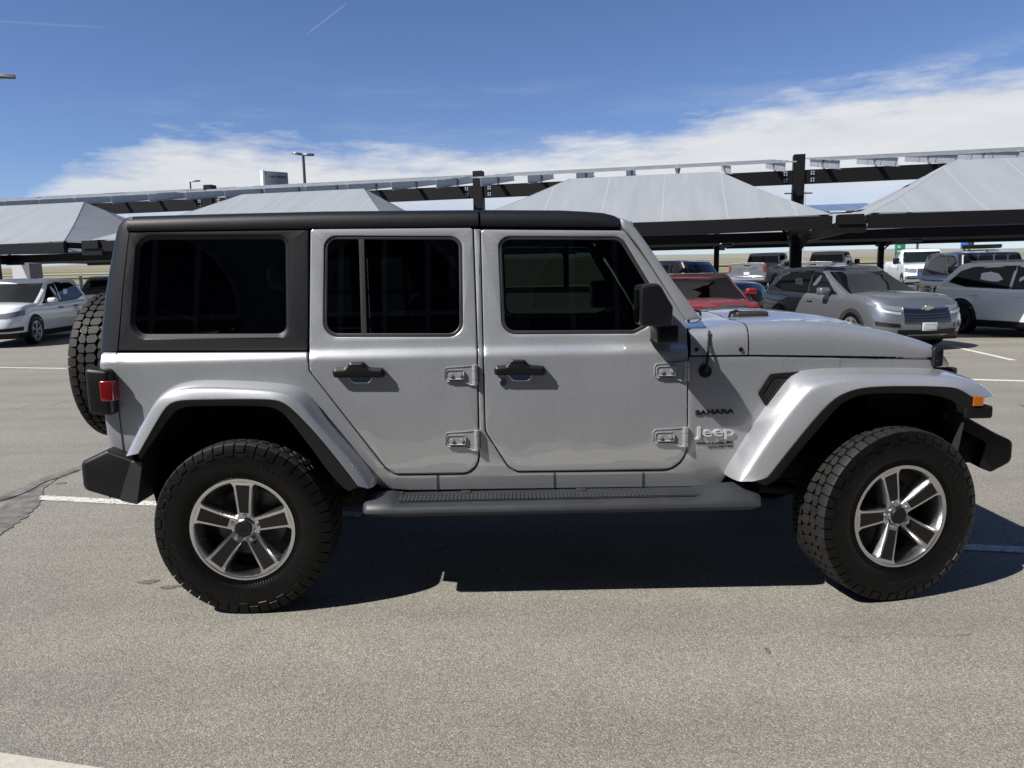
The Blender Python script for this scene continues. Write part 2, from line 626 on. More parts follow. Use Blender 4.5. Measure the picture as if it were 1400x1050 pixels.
def silver_paint(name, base, metal=.72, rough=.34, dust=.06):
    m = bpy.data.materials.new(name)
    m.use_nodes = True
    t = m.node_tree
    t.nodes.clear()
    w = NT(t)
    out = w.n('ShaderNodeOutputMaterial')
    p = w.n('ShaderNodeBsdfPrincipled')
    p.inputs['Metallic'].default_value = metal
    p.inputs['Coat Weight'].default_value = 1.0
    p.inputs['Coat Roughness'].default_value = .02
    p.inputs['Coat IOR'].default_value = 1.85
    tc = w.n('ShaderNodeTexCoord')
    n1 = w.n('ShaderNodeTexNoise', i_Scale=3.0, i_Detail=6.0, i_Roughness=.65)
    w.l(tc.outputs['Object'], n1.inputs['Vector'])
    fl = w.n('ShaderNodeTexVoronoi', i_Scale=330.0)
    w.l(tc.outputs['Object'], fl.inputs['Vector'])
    fs = w.n('ShaderNodeSeparateColor')
    w.l(fl.outputs['Color'], fs.inputs[0])
    k = w.m('ADD', w.m('MULTIPLY', n1.outputs[0], .5), w.m('MULTIPLY', fs.outputs[0], .5))
    c = w.ramp(k, [(.2, tuple(b * .89 for b in base)), (.8, tuple(b * 1.11 for b in base))])
    # thin film of road dust, heavier low down on the panels
    sp = w.n('ShaderNodeSeparateXYZ')
    w.l(tc.outputs['Object'], sp.inputs[0])
    low = w.m('MULTIPLY', w.m('SUBTRACT', 1.0, sp.outputs[2]), 1.6, clamp=True)
    n2 = w.n('ShaderNodeTexNoise', i_Scale=14.0, i_Detail=7.0, i_Roughness=.7)
    w.l(tc.outputs['Object'], n2.inputs['Vector'])
    du = w.m('MULTIPLY', w.m('MULTIPLY', low, n2.outputs[0]), dust * 4)
    c = w.mix(du, c, (.30, .28, .25))
    w.l(c, p.inputs['Base Color'])
    w.l(w.m('MULTIPLY_ADD', n1.outputs[0], .10, rough - .05), p.inputs['Roughness'])
    # very slight unevenness of the pressed panels, seen in the clear coat
    n3 = w.n('ShaderNodeTexNoise', i_Scale=2.2, i_Detail=2.0, i_Roughness=.4)
    w.l(tc.outputs['Object'], n3.inputs['Vector'])
    cb_ = w.n('ShaderNodeBump', i_Strength=.5, i_Distance=.035)
    w.l(n3.outputs[0], cb_.inputs['Height'])
    w.l(cb_.outputs[0], p.inputs['Coat Normal'])
    w.l(p.outputs[0], out.inputs[0])
    return m


M = {}
M['paint'] = silver_paint('silver_paint', (.36, .374, .396), .55, .40)
M['hardtop'] = material('black_hardtop', (.0050, .0060, .0082), .46, spec=.30, bump=(420, .18, .002), vary=(6, .15))
M['plastic'] = material('black_plastic', (.0052, .0056, .0068), .44, spec=.30, bump=(500, .2, .002), vary=(5, .2), rvary=.06)
M['plastic_grey'] = material('dark_grey_plastic', (.024, .027, .031), .46, spec=.4, bump=(380, .25, .002), vary=(4, .2), rvary=.08)
M['black'] = material('matt_black', (.012, .012, .012), .8)
M['seal'] = material('rubber_seal', (.022, .022, .024), .42)
M['glass'] = glass_material('privacy_glass', (.06, .072, .08))
M['glass_front'] = glass_material('tinted_glass', (.14, .165, .155))
M['clear'] = glass_material('windscreen_glass', (.55, .62, .58))
M['tyre'] = material('tyre_rubber', (.0038, .0038, .0040), .36, spec=.20, bump=(260, .25, .001), vary=(20, .25), rvary=.08)
M['tread'] = material('tread_rubber', (.0145, .0142, .0138), .62, spec=.22, bump=(320, .35, .001), vary=(16, .3), rvary=.06)
M['tyre_mark'] = material('tyre_lettering', (.007, .007, .0072), .35, spec=.35)
M['alloy'] = material('machined_alloy', (.60, .60, .61), .26, 1.0, vary=(18, .06), rvary=.05)
M['alloy_dark'] = material('dark_alloy', (.10, .10, .10), .45, .8)
M['inlay'] = material('satin_grey_inlay', (.0075, .0072, .0072), .45, .0, spec=.3)
M['steel'] = material('brushed_steel', (.45, .45, .45), .35, 1.0, vary=(30, .15))
M['hinge'] = material('satin_silver', (.30, .31, .325), .48, .45, coat=.25)
M['badge'] = material('dark_chrome', (.10, .10, .105), .2, 1.0)
M['bright'] = material('bright_badge', (.62, .63, .65), .3, .35, coat=.5)
M['chrome'] = material('chrome', (.75, .75, .76), .12, 1.0)
M['red_lens'] = material('red_lens', (.13, .004, .004), .12, coat=1.)
M['amber'] = material('amber_lens', (.42, .11, .008), .12, coat=1.)
M['seat'] = material('dark_cloth', (.02, .02, .022), .85)
M['lamp_glass'] = material('lamp_lens', (.20, .21, .22), .15, .3, coat=.6)
M['asphalt'] = asphalt_material()
M['line'] = worn_paint_material('white_line_paint', (.50, .49, .45), .42)
M['line_far'] = worn_paint_material('road_marking_paint', (.52, .515, .48), .36)
M['tar'] = material('crack_sealant', (.125, .118, .104), .6, vary=(9, .5), bump=(60, .5, .004))
M['concrete'] = material('concrete', (.36, .345, .30), .85, vary=(40, .12), bump=(150, .3, .003))
M['prairie'] = prairie_material()
M['frame'] = material('black_steel', (.0030, .0030, .0036), .55, .0, spec=.25, vary=(2, .3))
M['galv'] = material('galvanised_steel', (.40, .42, .445), .5, .5, vary=(4, .12), rvary=.06)
M['fabric'] = fabric_material('shade_fabric', (.335, .362, .395), .38)
M['pv'] = material('solar_glass', (.02, .025, .045), .12, coat=.6)
M['pole'] = material('bronze_pole', (.05, .05, .052), .45, .3)
# ------------------------------------------------------------------ the silver off-road wagon
PROFILE = [(.40, .745), (.53, .772), (.60, .787), (.66, .796), (.80, .802), (.95, .805), (1.12, .803), (1.165, .802), (1.185, .800), (1.215, .780), (1.235, .774), (1.28, .766), (1.80, .690), (1.86, .675)]
Z_LEVELS = [.45, .53, .57, .60, .63, .66, .72, .80, .88, .95, 1.03, 1.12, 1.155, 1.17, 1.185, 1.20, 1.215, 1.225, 1.235, 1.255, 1.28, 1.4, 1.55, 1.7, 1.8]


def side_y(x, z):
    y = lerp_table(PROFILE, z)
    if x > 2.1:
        y -= (x - 2.1) * .085
    if x < -.58:
        y -= 1.3 * (x + .58) ** 2
    return y


def on_side(px, py, off=0.0):
    """(x, z) where the sight line of a photo pixel meets the near body side"""
    p = at(px, py, -.78)
    for _ in range(6):
        p = at(px, py, -(side_y(p.x, p.z) + off))
    return (p.x, p.z)


def trace(pts, off=0.0, seg=6):
    return [on_side(a, b, off) for a, b in rounded(pts, seg)]


def panel(name, loop, mat, parent, side=-1, holes=(), off=0.0, th=.022, bev=.0045, wn=True, flat=None):
    """a sheet that follows the body side, with a rolled edge all round; loops are (x, z)"""
    bm = bmesh.new()
    edges = []
    for lp in (loop, *holes):
        vs = [bm.verts.new((a, 0, b)) for a, b in lp]
        edges += [bm.edges.new((vs[i], vs[(i + 1) % len(vs)])) for i in range(len(vs))]
    bmesh.ops.triangle_fill(bm, use_beauty=True, use_dissolve=False, edges=edges)
    zs = [v.co.z for v in bm.verts]
    xs = [v.co.x for v in bm.verts]
    for z in Z_LEVELS:
        if min(zs) + .004 < z < max(zs) - .004:
            bmesh.ops.bisect_plane(bm, geom=bm.verts[:] + bm.edges[:] + bm.faces[:], plane_co=(0, 0, z), plane_no=(0, 0, 1), dist=1e-5)
    for x in (-.74, -.70, -.66, -.62, -.58, 2.1, 2.4, 2.7, 3.0):
        if min(xs) + .004 < x < max(xs) - .004:
            bmesh.ops.bisect_plane(bm, geom=bm.verts[:] + bm.edges[:] + bm.faces[:], plane_co=(x, 0, 0), plane_no=(1, 0, 0), dist=1e-5)
    bmesh.ops.remove_doubles(bm, verts=bm.verts[:], dist=2e-4)
    depth = {}
    if bev > 0:
        bmesh.ops.inset_region(bm, faces=bm.faces[:], use_boundary=True, use_even_offset=True, thickness=bev, depth=0)
    be = [e for e in bm.edges if len(e.link_faces) == 1]
    rim = {v for e in be for v in e.verts}
    r = bmesh.ops.extrude_edge_only(bm, edges=be)
    new = {g for g in r['geom'] if isinstance(g, bmesh.types.BMVert)}
    for v in bm.verts:
        o = off - th if v in new else (off - bev * .75 if v in rim else off)
        v.co.y = side * ((side_y(v.co.x, v.co.z) if flat is None else flat) + o)
    bmesh.ops.recalc_face_normals(bm, faces=bm.faces)
    s = sum(f.normal.y * f.calc_area() for f in bm.faces)
    if s * side < 0:
        bmesh.ops.reverse_faces(bm, faces=bm.faces)
    return obj(name, bm, mat, parent, ang=40, wn=wn)


def resample(pts, n):
    """even arc-length resampling of an open 2D/3D polyline"""
    pts = [Vector(p) for p in pts]
    L = [0]
    for a, b in zip(pts, pts[1:]):
        L.append(L[-1] + (b - a).length)
    out = []
    for k in range(n):
        s = L[-1] * k / (n - 1)
        for i in range(len(pts) - 1):
            if s <= L[i + 1] + 1e-9:
                t = (s - L[i]) / max(1e-9, L[i + 1] - L[i])
                out.append(pts[i].lerp(pts[i + 1], t))
                break
    return out


def smooth_line(pts, it=2):
    pts = [Vector(p) for p in pts]
    for _ in range(it):
        q = [pts[0]]
        for a, b in zip(pts, pts[1:]):
            q += [a * .75 + b * .25, a * .25 + b * .75]
        q.append(pts[-1])
        pts = q
    return pts


wagon = thing('off_road_wagon', 'large silver off-road wagon with black hardtop seen side-on in the foreground', 'car', (0, 0, 0))

# ---- door outlines in photo pixels
REAR_DOOR = [(424.7, 312.5, 5), (646, 311.4, 4), (651.6, 480), (653.8, 600, 30), (653.9, 647, 30), (535, 648.5, 26), (423.4, 506, 14), (423.2, 470)]
FRONT_DOOR = [(657.8, 314, 4), (853.7, 315.4, 6), (891.4, 367), (936.5, 437, 10), (940, 460, 10), (939.6, 500), (938.3, 642, 34), (700, 644.5, 22), (664.5, 590, 20), (661.8, 490)]
REAR_WIN = [(443, 322, 17), (632, 322.5, 17), (633.5, 461, 20), (441.5, 461, 20)]
FRONT_WIN = [(680.5, 322.5, 16), (850, 323, 20), (892, 393, 12), (892, 444, 16), (868, 456.5, 20), (686, 457.5, 20)]
CARGO_WIN = [(186, 322.5, 22), (394, 321.5, 14), (395.5, 461.5, 17), (176.5, 462.5, 22)]


def both(fn):
    fn(-1)
    fn(1)


# ---- body tub: quarter panel, rocker, centre pillar, cowl side
def door_gap(outline, keep):
    q = list(reversed(grow(rounded(outline), 2.0)))
    k = next(i for i, p in enumerate(q) if p[1] < 345 and p[0] < outline[0][0] + 6)
    q = q[k:] + q[:k]                     # start at the top of the rear edge
    return [p for p in q if keep(*p)]


BODY = [(137.2, 482.5, 4), (419.8, 481.5, 2)] + door_gap(REAR_DOOR, lambda a, b: b > 483 or (a > 600 and b > 311.5)) + door_gap(FRONT_DOOR, lambda a, b: (a < 700 and b > 313) or b > 489)
BODY += [(942.6, 488.3), (1024, 487.2), (1150, 489.5), (1150, 540), (1060, 552), (1003, 640), (990, 655), (985, 664, 6), (560, 670.5), (522, 668), (505, 650), (440, 560), (404, 533), (370, 526), (276, 522), (238, 533), (200, 590), (180, 625.5), (149.5, 623.5, 4)]
both(lambda s: panel('body_side', trace(BODY), M['paint'], wagon, s, off=-.003, th=.03))
# seams of the rocker panel and of the rear corner
for (a, b) in (((597.5, 648), (597.5, 671)), ((757.3, 645), (757.5, 671)), ((879, 645), (878, 670))):
    p, q = on_side(*a), on_side(*b)
    bm = bmesh.new()
    cyl(bm, (p[0], -side_y(*p) + .0005, p[1]), (q[0], -side_y(*q) + .0005, q[1]), .0018, n=6)
    obj('panel_seam', bm, M['black'], wagon)
bm = bmesh.new()
pts = [on_side(*q) for q in ((159.2, 481), (160.5, 520), (163, 565), (166.5, 600), (170, 625))]
tube(bm, [(a, -side_y(a, b) + .001, b) for a, b in pts], .0022, 6)
obj('panel_seam', bm, M['black'], wagon)


def make_door(side, outline, win, kind):
    loop = trace(outline)
    hole = trace(win)
    d = panel('door', loop, M['paint'], wagon, side, holes=[hole], off=.0, th=.03, bev=.004)
    seal_out = grow(hole, -.001)
    inner = grow(hole, -.017)
    panel('window_seal', seal_out, M['seal'], d, side, holes=[inner], off=-.0065, th=.02, bev=.003)
    g = M['glass'] if kind == 'rear' else M['glass_front']
    panel('window_glass', grow(inner, .004), g, d, side, off=-.014, th=.004, bev=0, wn=False)
    return d


doors = {}
for s in (-1, 1):
    doors[s, 'rear'] = make_door(s, REAR_DOOR, REAR_WIN, 'rear')
    doors[s, 'front'] = make_door(s, FRONT_DOOR, FRONT_WIN, 'front')
    bar = [on_side(a, b) for a, b in ((490, 326.5), (497.5, 326.5), (501, 457), (493.5, 457))]
    panel('window_divider', bar, M['seal'], doors[s, 'rear'], s, off=-.008, th=.02, bev=.002)


def make_handle(door, x0, x1, yc, side):
    """pull handle: bar with a humped guard, over a bright recess"""
    c = on_side((x0 + x1) / 2, yc)
    a = on_side(x0, yc); b = on_side(x1, yc)
    h = .0235
    L = b[0] - a[0]
    slope = (b[1] - a[1]) / L
    out = [(-L / 2, -h, .014), (L / 2, -h, .014), (L / 2, h * .75, .018), (L * .18, h * .95, .03), (L * .10, h * 2.0, .02), (-L * .16, h * 2.0, .02), (-L * .24, h * .95, .03), (-L / 2, h * .75, .018)]
    loop = [(c[0] + u, c[1] + v + u * slope) for u, v in rounded(out, 5)]
    hd = panel('handle', loop, M['plastic'], door, side, off=.040, th=.034, bev=.011)
    cup = [(-L * .30, -.0), (L * .24, -.0), (L * .17, -.042, .02), (-L * .16, -.042, .02)]
    loop = [(c[0] + u + .004, c[1] + v - .012 + u * slope) for u, v in rounded(cup, 4)]
    panel('handle_recess', loop, M['chrome'], door, side, off=.0025, th=.004, bev=.002)


for s in (-1, 1):
    make_handle(doors[s, 'rear'], 457, 527, 508, s)
    make_handle(doors[s, 'front'], 676, 745.5, 505, s)
c = on_side(688, 523)
bm = bmesh.new()
cyl(bm, (c[0], -.803, c[1]), (c[0], -.813, c[1]), .019, .016, 20)
cyl(bm, (c[0], -.812, c[1]), (c[0], -.816, c[1]), .010, .009, 14)
obj('key_lock', bm, M['chrome'], doors[-1, 'front'])


def make_hinge(door, x0, x1, y0, y1, side):
    a = on_side(x0, (y0 + y1) / 2)
    b = on_side(x1, (y0 + y1) / 2)
    L = b[0] - a[0]
    H = abs(on_side(x0, y0)[1] - on_side(x0, y1)[1])
    bm = bmesh.new()

    def plate(pts, y_out, y_in, bev):
        q = rounded(pts, 4)
        f = bm.faces.new([bm.verts.new((a[0] + u, -y_in, a[1] + v)) for u, v in q])
        ext = bmesh.ops.extrude_face_region(bm, geom=[f])
        top = [g for g in ext['geom'] if isinstance(g, bmesh.types.BMVert)]
        for v in top:
            v.co.y = -y_out
        tf = [g for g in ext['geom'] if isinstance(g, bmesh.types.BMFace)]
        bmesh.ops.inset_region(bm, faces=tf, thickness=bev, depth=0, use_even_offset=True)
        cen = sum((v.co for v in top), Vector()) / len(top)
        for v in top:
            v.co.y = -(y_out - bev)
    y = side_y(a[0], a[1])
    plate([(0, -H * .40, .016), (L * .55, -H * .40, .012), (L * .80, -H * .62, .008), (L * .93, -H * .62, .006), (L * .93, H * .50, .006), (L * .70, H * .46, .012), (L * .0, H * .40, .016)], y + .010, y - .012, .004)
    plate([(L * .06, -H * .26, .012), (L * .60, -H * .26, .010), (L * .62, H * .0, .010), (L * .62, H * .26, .010), (L * .06, H * .26, .012)], y + .018, y + .006, .004)
    for u in (.21, .50):
        cyl(bm, (a[0] + L * u, -(y + .017), a[1] - H * .02), (a[0] + L * u, -(y + .0225), a[1] - H * .02), .0095, .008, 12)
    for v0, v1 in ((-.62, -.30), (-.28, .18), (.20, .52)):
        cyl(bm, (a[0] + L * .955, -(y + .008), a[1] + H * v0), (a[0] + L * .955, -(y + .008), a[1] + H * v1), .0135, n=14)
    bmesh.ops.recalc_face_normals(bm, faces=bm.faces)
    if side > 0:
        for v in bm.verts:
            v.co.y = -v.co.y
        bmesh.ops.reverse_faces(bm, faces=bm.faces)
    obj('hinge', bm, M['hinge'], door, ang=35)


for s in (-1, 1):
    make_hinge(doors[s, 'rear'], 607.5, 651.5, 500, 524, s)
    make_hinge(doors[s, 'rear'], 609, 654.5, 589, 613, s)
    make_hinge(doors[s, 'front'], 894.5, 940.5, 495, 519, s)
    make_hinge(doors[s, 'front'], 892.5, 938.5, 585, 608, s)

# ---- hardtop
HT = [(175.5, 315.8, 2), (421.5, 312, 2), (420.3, 479.3, 2), (161, 479.8, 2), (166.5, 405)]


def cargo(side):
    hole = trace(CARGO_WIN, seg=8)
    p = panel('hardtop_side', trace(HT), M['hardtop'], wagon, side, holes=[hole], off=-.002, th=.02, bev=.004)
    inner = grow(hole, -.020)
    # bright splayed lip round the opening, dipping in to the glass
    bm = bmesh.new()
    r0 = [(x, side * (side_y(x, z) - .0035), z) for x, z in grow(hole, -.0005)]
    r1 = [(x, side * (side_y(x, z) - .018), z) for x, z in inner]
    quad_grid(bm, [r0, r1], close_u=True)
    bmesh.ops.recalc_face_normals(bm, faces=bm.faces)
    obj('window_lip', bm, M['hardtop'], p)
    panel('window_glass', grow(inner, .004), M['glass'], p, side, off=-.016, th=.004, bev=0, wn=False)


both(cargo)

# rear corner shell: from the seam round to the back
path_px = [(181.5, 296), (172, 298), (166, 301.5), (160.5, 308), (157, 318), (154.5, 332), (150, 356), (146.5, 378), (143, 402), (140, 430), (138.3, 458), (137.3, 481)]
seam_px = [(181.5, 296.5), (180.5, 299), (179.4, 303), (178.2, 308), (176.4, 315), (174.2, 332), (171.5, 356), (169.2, 378), (166.8, 402), (164.6, 430), (162, 458), (160, 480)]
rows = []
for (a, b) in zip(path_px, seam_px):
    P = on_side(*a, off=-.04)
    S = on_side(*b)
    ys = side_y(S[0], S[1])
    yp = side_y(max(P[0], -.6), P[1])
    half = [(S[0], -ys, S[1]), ((S[0] * .6 + P[0] * .4), -(ys - .006), S[1] * .6 + P[1] * .4), (S[0] * .25 + P[0] * .75, -(yp - .022), S[1] * .25 + P[1] * .75), (P[0], -(yp - .055), P[1]), (P[0] - .012, -.42, P[1] + .006), (P[0] - .016, -.15, P[1] + .009)]
    rows.append(half + [(x, -y, z) for x, y, z in half[::-1]])
bm = bmesh.new()
quad_grid(bm, rows)
bmesh.ops.recalc_face_normals(bm, faces=bm.faces)
if sum(f.normal.x for f in bm.faces) > 0:
    bmesh.ops.reverse_faces(bm, faces=bm.faces)
obj('hardtop_rear', bm, M['hardtop'], wagon, ang=60)

# roof: rear hardtop section and front removable section
zr_tab = [(-.52, 1.850), (.3, 1.856), (1.1, 1.848), (1.5, 1.838), (1.68, 1.826), (1.74, 1.815), (1.775, 1.796)]


def roof_section(x, z_low, dz=0.0):
    zt = lerp_table(zr_tab, x) - dz
    yl = side_y(x, z_low)
    half = [(x, -(yl - .05), z_low - .012), (x, -(yl + .004), z_low - .006), (x, -(yl + .007), z_low + .004), (x, -(yl - .001), zt - .030), (x, -(yl - .010), zt - .014), (x, -(yl - .028), zt - .003), (x, -(yl - .075), zt + .006), (x, -.35, zt + .018), (x, -.1, zt + .022)]
    return half + [(a, -b, c) for a, b, c in half[::-1]]


def roof_part(name, xs, zl):
    bm = bmesh.new()
    rows = [roof_section(x, lerp_table(zl, x)) for x in xs]
    vs = quad_grid(bm, rows)
    cap(bm, vs[0]); cap(bm, vs[-1])
    bmesh.ops.recalc_face_normals(bm, faces=bm.faces)
    return obj(name, bm, M['hardtop'], wagon, ang=45)


def low(px, py):
    return on_side(px, py)


zl = [low(181, 314), low(424, 310.5), low(655, 307.5), low(846, 308.5)]
x_gap = low(655, 300)[0]
roof_part('hardtop_roof', [-.515, -.3, 0, .4, .8, x_gap - .004], zl)
x_front = low(848, 300)[0]
roof_part('roof_panel', [x_gap + .007, 1.3, 1.5, 1.62, 1.70, x_front - .02, x_front], zl)
# dark drip channel under the roof edge
bm = bmesh.new()
a, b = low(190, 316.5), low(850, 312)
for s in (-1, 1):
    bm = bmesh.new()
    rows = []
    for k in range(9):
        t = k / 8
        x = a[0] + (b[0] - a[0]) * t
        z = lerp_table(zl, x)
        y = side_y(x, z)
        rows.append([(x, s * (y - .022), z + .004), (x, s * (y - .022), z - .026), (x, s * (y - .05), z - .026), (x, s * (y - .05), z + .004)])
    vs = quad_grid(bm, rows, close_u=True)
    bmesh.ops.recalc_face_normals(bm, faces=bm.faces)
    obj('drip_channel', bm, M['black'], wagon)

# ---- windscreen frame and glass
APIL = [(848.5, 297.5), (857, 300.6), (868.6, 311), (882, 329), (914, 375), (955.5, 431.5), (957, 436), (937.5, 437.5), (893.6, 367), (873, 336), (856.5, 316.5), (849, 314)]
both(lambda s: panel('windscreen_pillar', trace(APIL), M['paint'], wagon, s, off=-.004, th=.07, bev=.009))
pb = on_side(945, 434); pt = on_side(858, 304)
bm = bmesh.new()
rows = []
for k in range(9):
    t = k / 8
    x, z = pb[0] + (pt[0] - pb[0]) * t + .012, pb[1] + (pt[1] - pb[1]) * t
    y = side_y(x, z) - .03
    rows.append([(x + .03 * (1 - (2 * j / 10 - 1) ** 2), -y + 2 * y * j / 10, z) for j in range(11)])
quad_grid(bm, rows)
obj('windscreen', bm, M['clear'], wagon)
bm = bmesh.new()
y = side_y(*pt) - .05
box(bm, pt[0] - .06, pt[0] + .035, -y, y, pt[1] - .035, pt[1] + .010, .012)
obj('windscreen_header', bm, M['paint'], wagon)

# ---- hood and cowl
sh_px = [(956, 446), (970, 441), (1018, 440), (1060, 437.5), (1100, 438), (1150, 442.5), (1203, 451.5), (1243, 461.5), (1268, 470), (1282, 477)]
sh_tab = [(p.x, p.z) for p in (at(a, b, -.60) for a, b in sh_px)]
seam_tab = [on_side(a, b) for a, b in ((941, 487), (1023, 486), (1150, 487.5), (1273, 489.5), (1290, 492))]


def hood_section(x):
    zs = lerp_table(seam_tab, x) + .002
    zt = lerp_table(sh_tab, x)
    w = side_y(x, zs)
    h = zt - zs
    bul = .016 * max(0, min(1, (x - 2.30) / .12)) * max(0, min(1, (3.30 - x) / .3))
    half = [(x, -(w - .02), zs), (x, -w, zs + .002), (x, -(w + .001), zs + h * .25), (x, -(w - .003), zs + h * .5), (x, -(w - .012), zs + h * .72), (x, -(w - .032), zs + h * .89), (x, -(w - .065), zs + h * .985), (x, -(w - .105), zt + .003),
            (x, -(.36), zt + .008), (x, -.30, zt + .010 + bul * .8), (x, -.15, zt + .014 + bul), (x, 0, zt + .016 + bul)]
    return half + [(a, -b, c) for a, b, c in half[-2::-1]]


def hood_part(name, xs, tail=None):
    bm = bmesh.new()
    rows = [hood_section(x) for x in xs]
    if tail:
        last = rows[-1]
        for dx, k in tail:
            rows.append([(x + dx, y * (1 - dx * .5), z - (z - (lerp_table(seam_tab, x) + .002)) * k) for x, y, z in last])
    quad_grid(bm, rows)
    bmesh.ops.recalc_face_normals(bm, faces=bm.faces)
    if sum(f.normal.z for f in bm.faces) < 0:
        bmesh.ops.reverse_faces(bm, faces=bm.faces)
    return obj(name, bm, M['paint'], wagon, ang=50)


xc = on_side(1022, 465)[0]
hood_part('cowl', [on_side(943, 470)[0], 2.17, 2.25, xc - .006])
x_end = on_side(1272, 480)[0]
hood = hood_part('hood', [xc, xc + .03, 2.45, 2.6, 2.75, 2.9, 3.0, 3.08, 3.16, x_end - .03, x_end], [(.025, .12), (.045, .32), (.056, .6), (.06, .95)])
for px, py in ((952, 478), (1012.5, 477.5)):
    p = on_side(px, py)
    bm = bmesh.new()
    cyl(bm, (p[0], -side_y(*p) - .002 + .003, p[1]), (p[0], -side_y(*p) - .008, p[1]), .012, .009, 14)
    obj('cowl_bolt', bm, M['plastic'], wagon)
# footman loops, washer nozzles and latches standing on the hood and cowl
for x0, y0 in ((2.24, -.22), (2.26, .25), (2.42, -.36)):
    bm = bmesh.new()
    zt = lerp_table(sh_tab, x0) + .02
    tube(bm, [(x0 - .035, y0, zt - .012), (x0 - .028, y0, zt + .012), (x0, y0, zt + .020), (x0 + .028, y0, zt + .012), (x0 + .035, y0, zt - .012)], .007, 8)
    obj('washer_nozzle', bm, M['plastic'], hood)
for y0, x0, L in ((-.33, 2.50, .17), (.10, 2.48, .18), (.34, 2.62, .16)):
    bm = bmesh.new()
    zt = lerp_table(sh_tab, x0) + .018
    box(bm, x0 - L / 2, x0 + L / 2, y0 - .05, y0 + .05, zt - .02, zt + .016, .014, 3)
    obj('hood_vent', bm, M['plastic_grey'], hood)
# hood latch at the front corner
for s in (-1, 1):
    bm = bmesh.new()
    a = at(1275, 471, -.70); b = at(1296, 503, -.68)
    y = side_y(a.x, 1.12)
    box(bm, a.x - .002, a.x + .050, -y - .012, -y + .05, b.z + .01, a.z - .012, .012, 3)
    cyl(bm, (a.x + .024, -y - .010, b.z + .035), (a.x + .024, -y - .018, b.z + .035), .012, .010, 12)
    cyl(bm, (a.x + .024, -y - .010, b.z + .085), (a.x + .024, -y - .016, b.z + .085), .010, .008, 12)
    if s > 0:
        for v in bm.verts: v.co.y = -v.co.y
        bmesh.ops.reverse_faces(bm, faces=bm.faces)
    obj('hood_latch', bm, M['plastic'], wagon)
# grille with seven slots and round headlamps
bm = bmesh.new()
gx = at(1284, 480, -.6).x
yw = .60
prof = [(gx + .012, 1.13), (gx + .050, 1.08), (gx + .058, .95), (gx + .050, .80), (gx + .02, .72)]
rows = [[(x, -yw + 2 * yw * j / 8, z) for j in range(9)] for x, z in prof]
rows.append([(gx - .05, y, z) for x, y, z in rows[-1]])
quad_grid(bm, rows)
g = obj('grille', bm, M['paint'], wagon)
for k in range(-3, 4):
    bm = bmesh.new()
    box(bm, gx + .03, gx + .066, k * .088 - .026, k * .088 + .026, .80, 1.06, .012)
    obj('grille_slot', bm, M['black'], g)
for s in (-1, 1):
    bm = bmesh.new()
    cyl(bm, (gx + .03, s * .475, .97), (gx + .085, s * .475, .97), .095, .085, 28)
    obj('headlight', bm, M['lamp_glass'], g)

for s in (-1, 1):
    bm = bmesh.new()
    box(bm, gx - .35, gx + .075, min(s * .600, s * .640), max(s * .600, s * .640), .58, 1.06, .01)
    obj('inner_fender', bm, M['black'], wagon)
bm = bmesh.new()
box(bm, gx - .20, gx + .23, -.72, .72, .60, .74, .02)  # black box added so the gap behind the bumper looks dark
obj('front_gap_block', bm, M['black'], wagon)
# ---- front fender side under the hood line, with the vent
FEND = [(1024, 487.6, 2), (1273, 491.5, 3), (1278, 508), (1200, 512), (1100, 520), (1024, 540)]
both(lambda s: panel('front_fender', trace(FEND), M['paint'], wagon, s, off=-.005, th=.03, bev=.003))
VENT = [(1052.5, 511.2, 8), (1100, 507.5, 2), (1078, 521, 5), (1047, 556, 3), (1035.8, 537.5, 6)]
both(lambda s: panel('fender_vent', trace(VENT), M['plastic'], wagon, s, holes=[trace([(1056, 515, 4), (1079, 514, 2), (1070, 523, 3), (1049, 548, 2), (1041, 537.5, 4)])], off=.007, th=.012, bev=.003))
both(lambda s: panel('vent_tray', trace([(1055, 514), (1083, 512.5), (1071, 525), (1048.5, 550), (1039.5, 537.5)]), M['black'], wagon, s, off=.001, th=.004, bev=0))
bm = bmesh.new()
for r_ in range(9):
    for q_ in range(7):
        px = 1043 + q_ * 5 + (r_ % 2) * 2.5
        py = 516 + r_ * 3.6
        if (py - 515) > (px - 1041) * -1.7 + 22 + 30 or py > 548 - (px - 1049) * 1.2 or py < 515 - (px - 1056) * 1.5 + 0:
            continue
        p = on_side(px, py)
        cyl(bm, (p[0], -side_y(*p) - .0005, p[1]), (p[0], -side_y(*p) - .005, p[1]), .0042, .003, 6)
obj('vent_mesh', bm, M['plastic'], wagon)

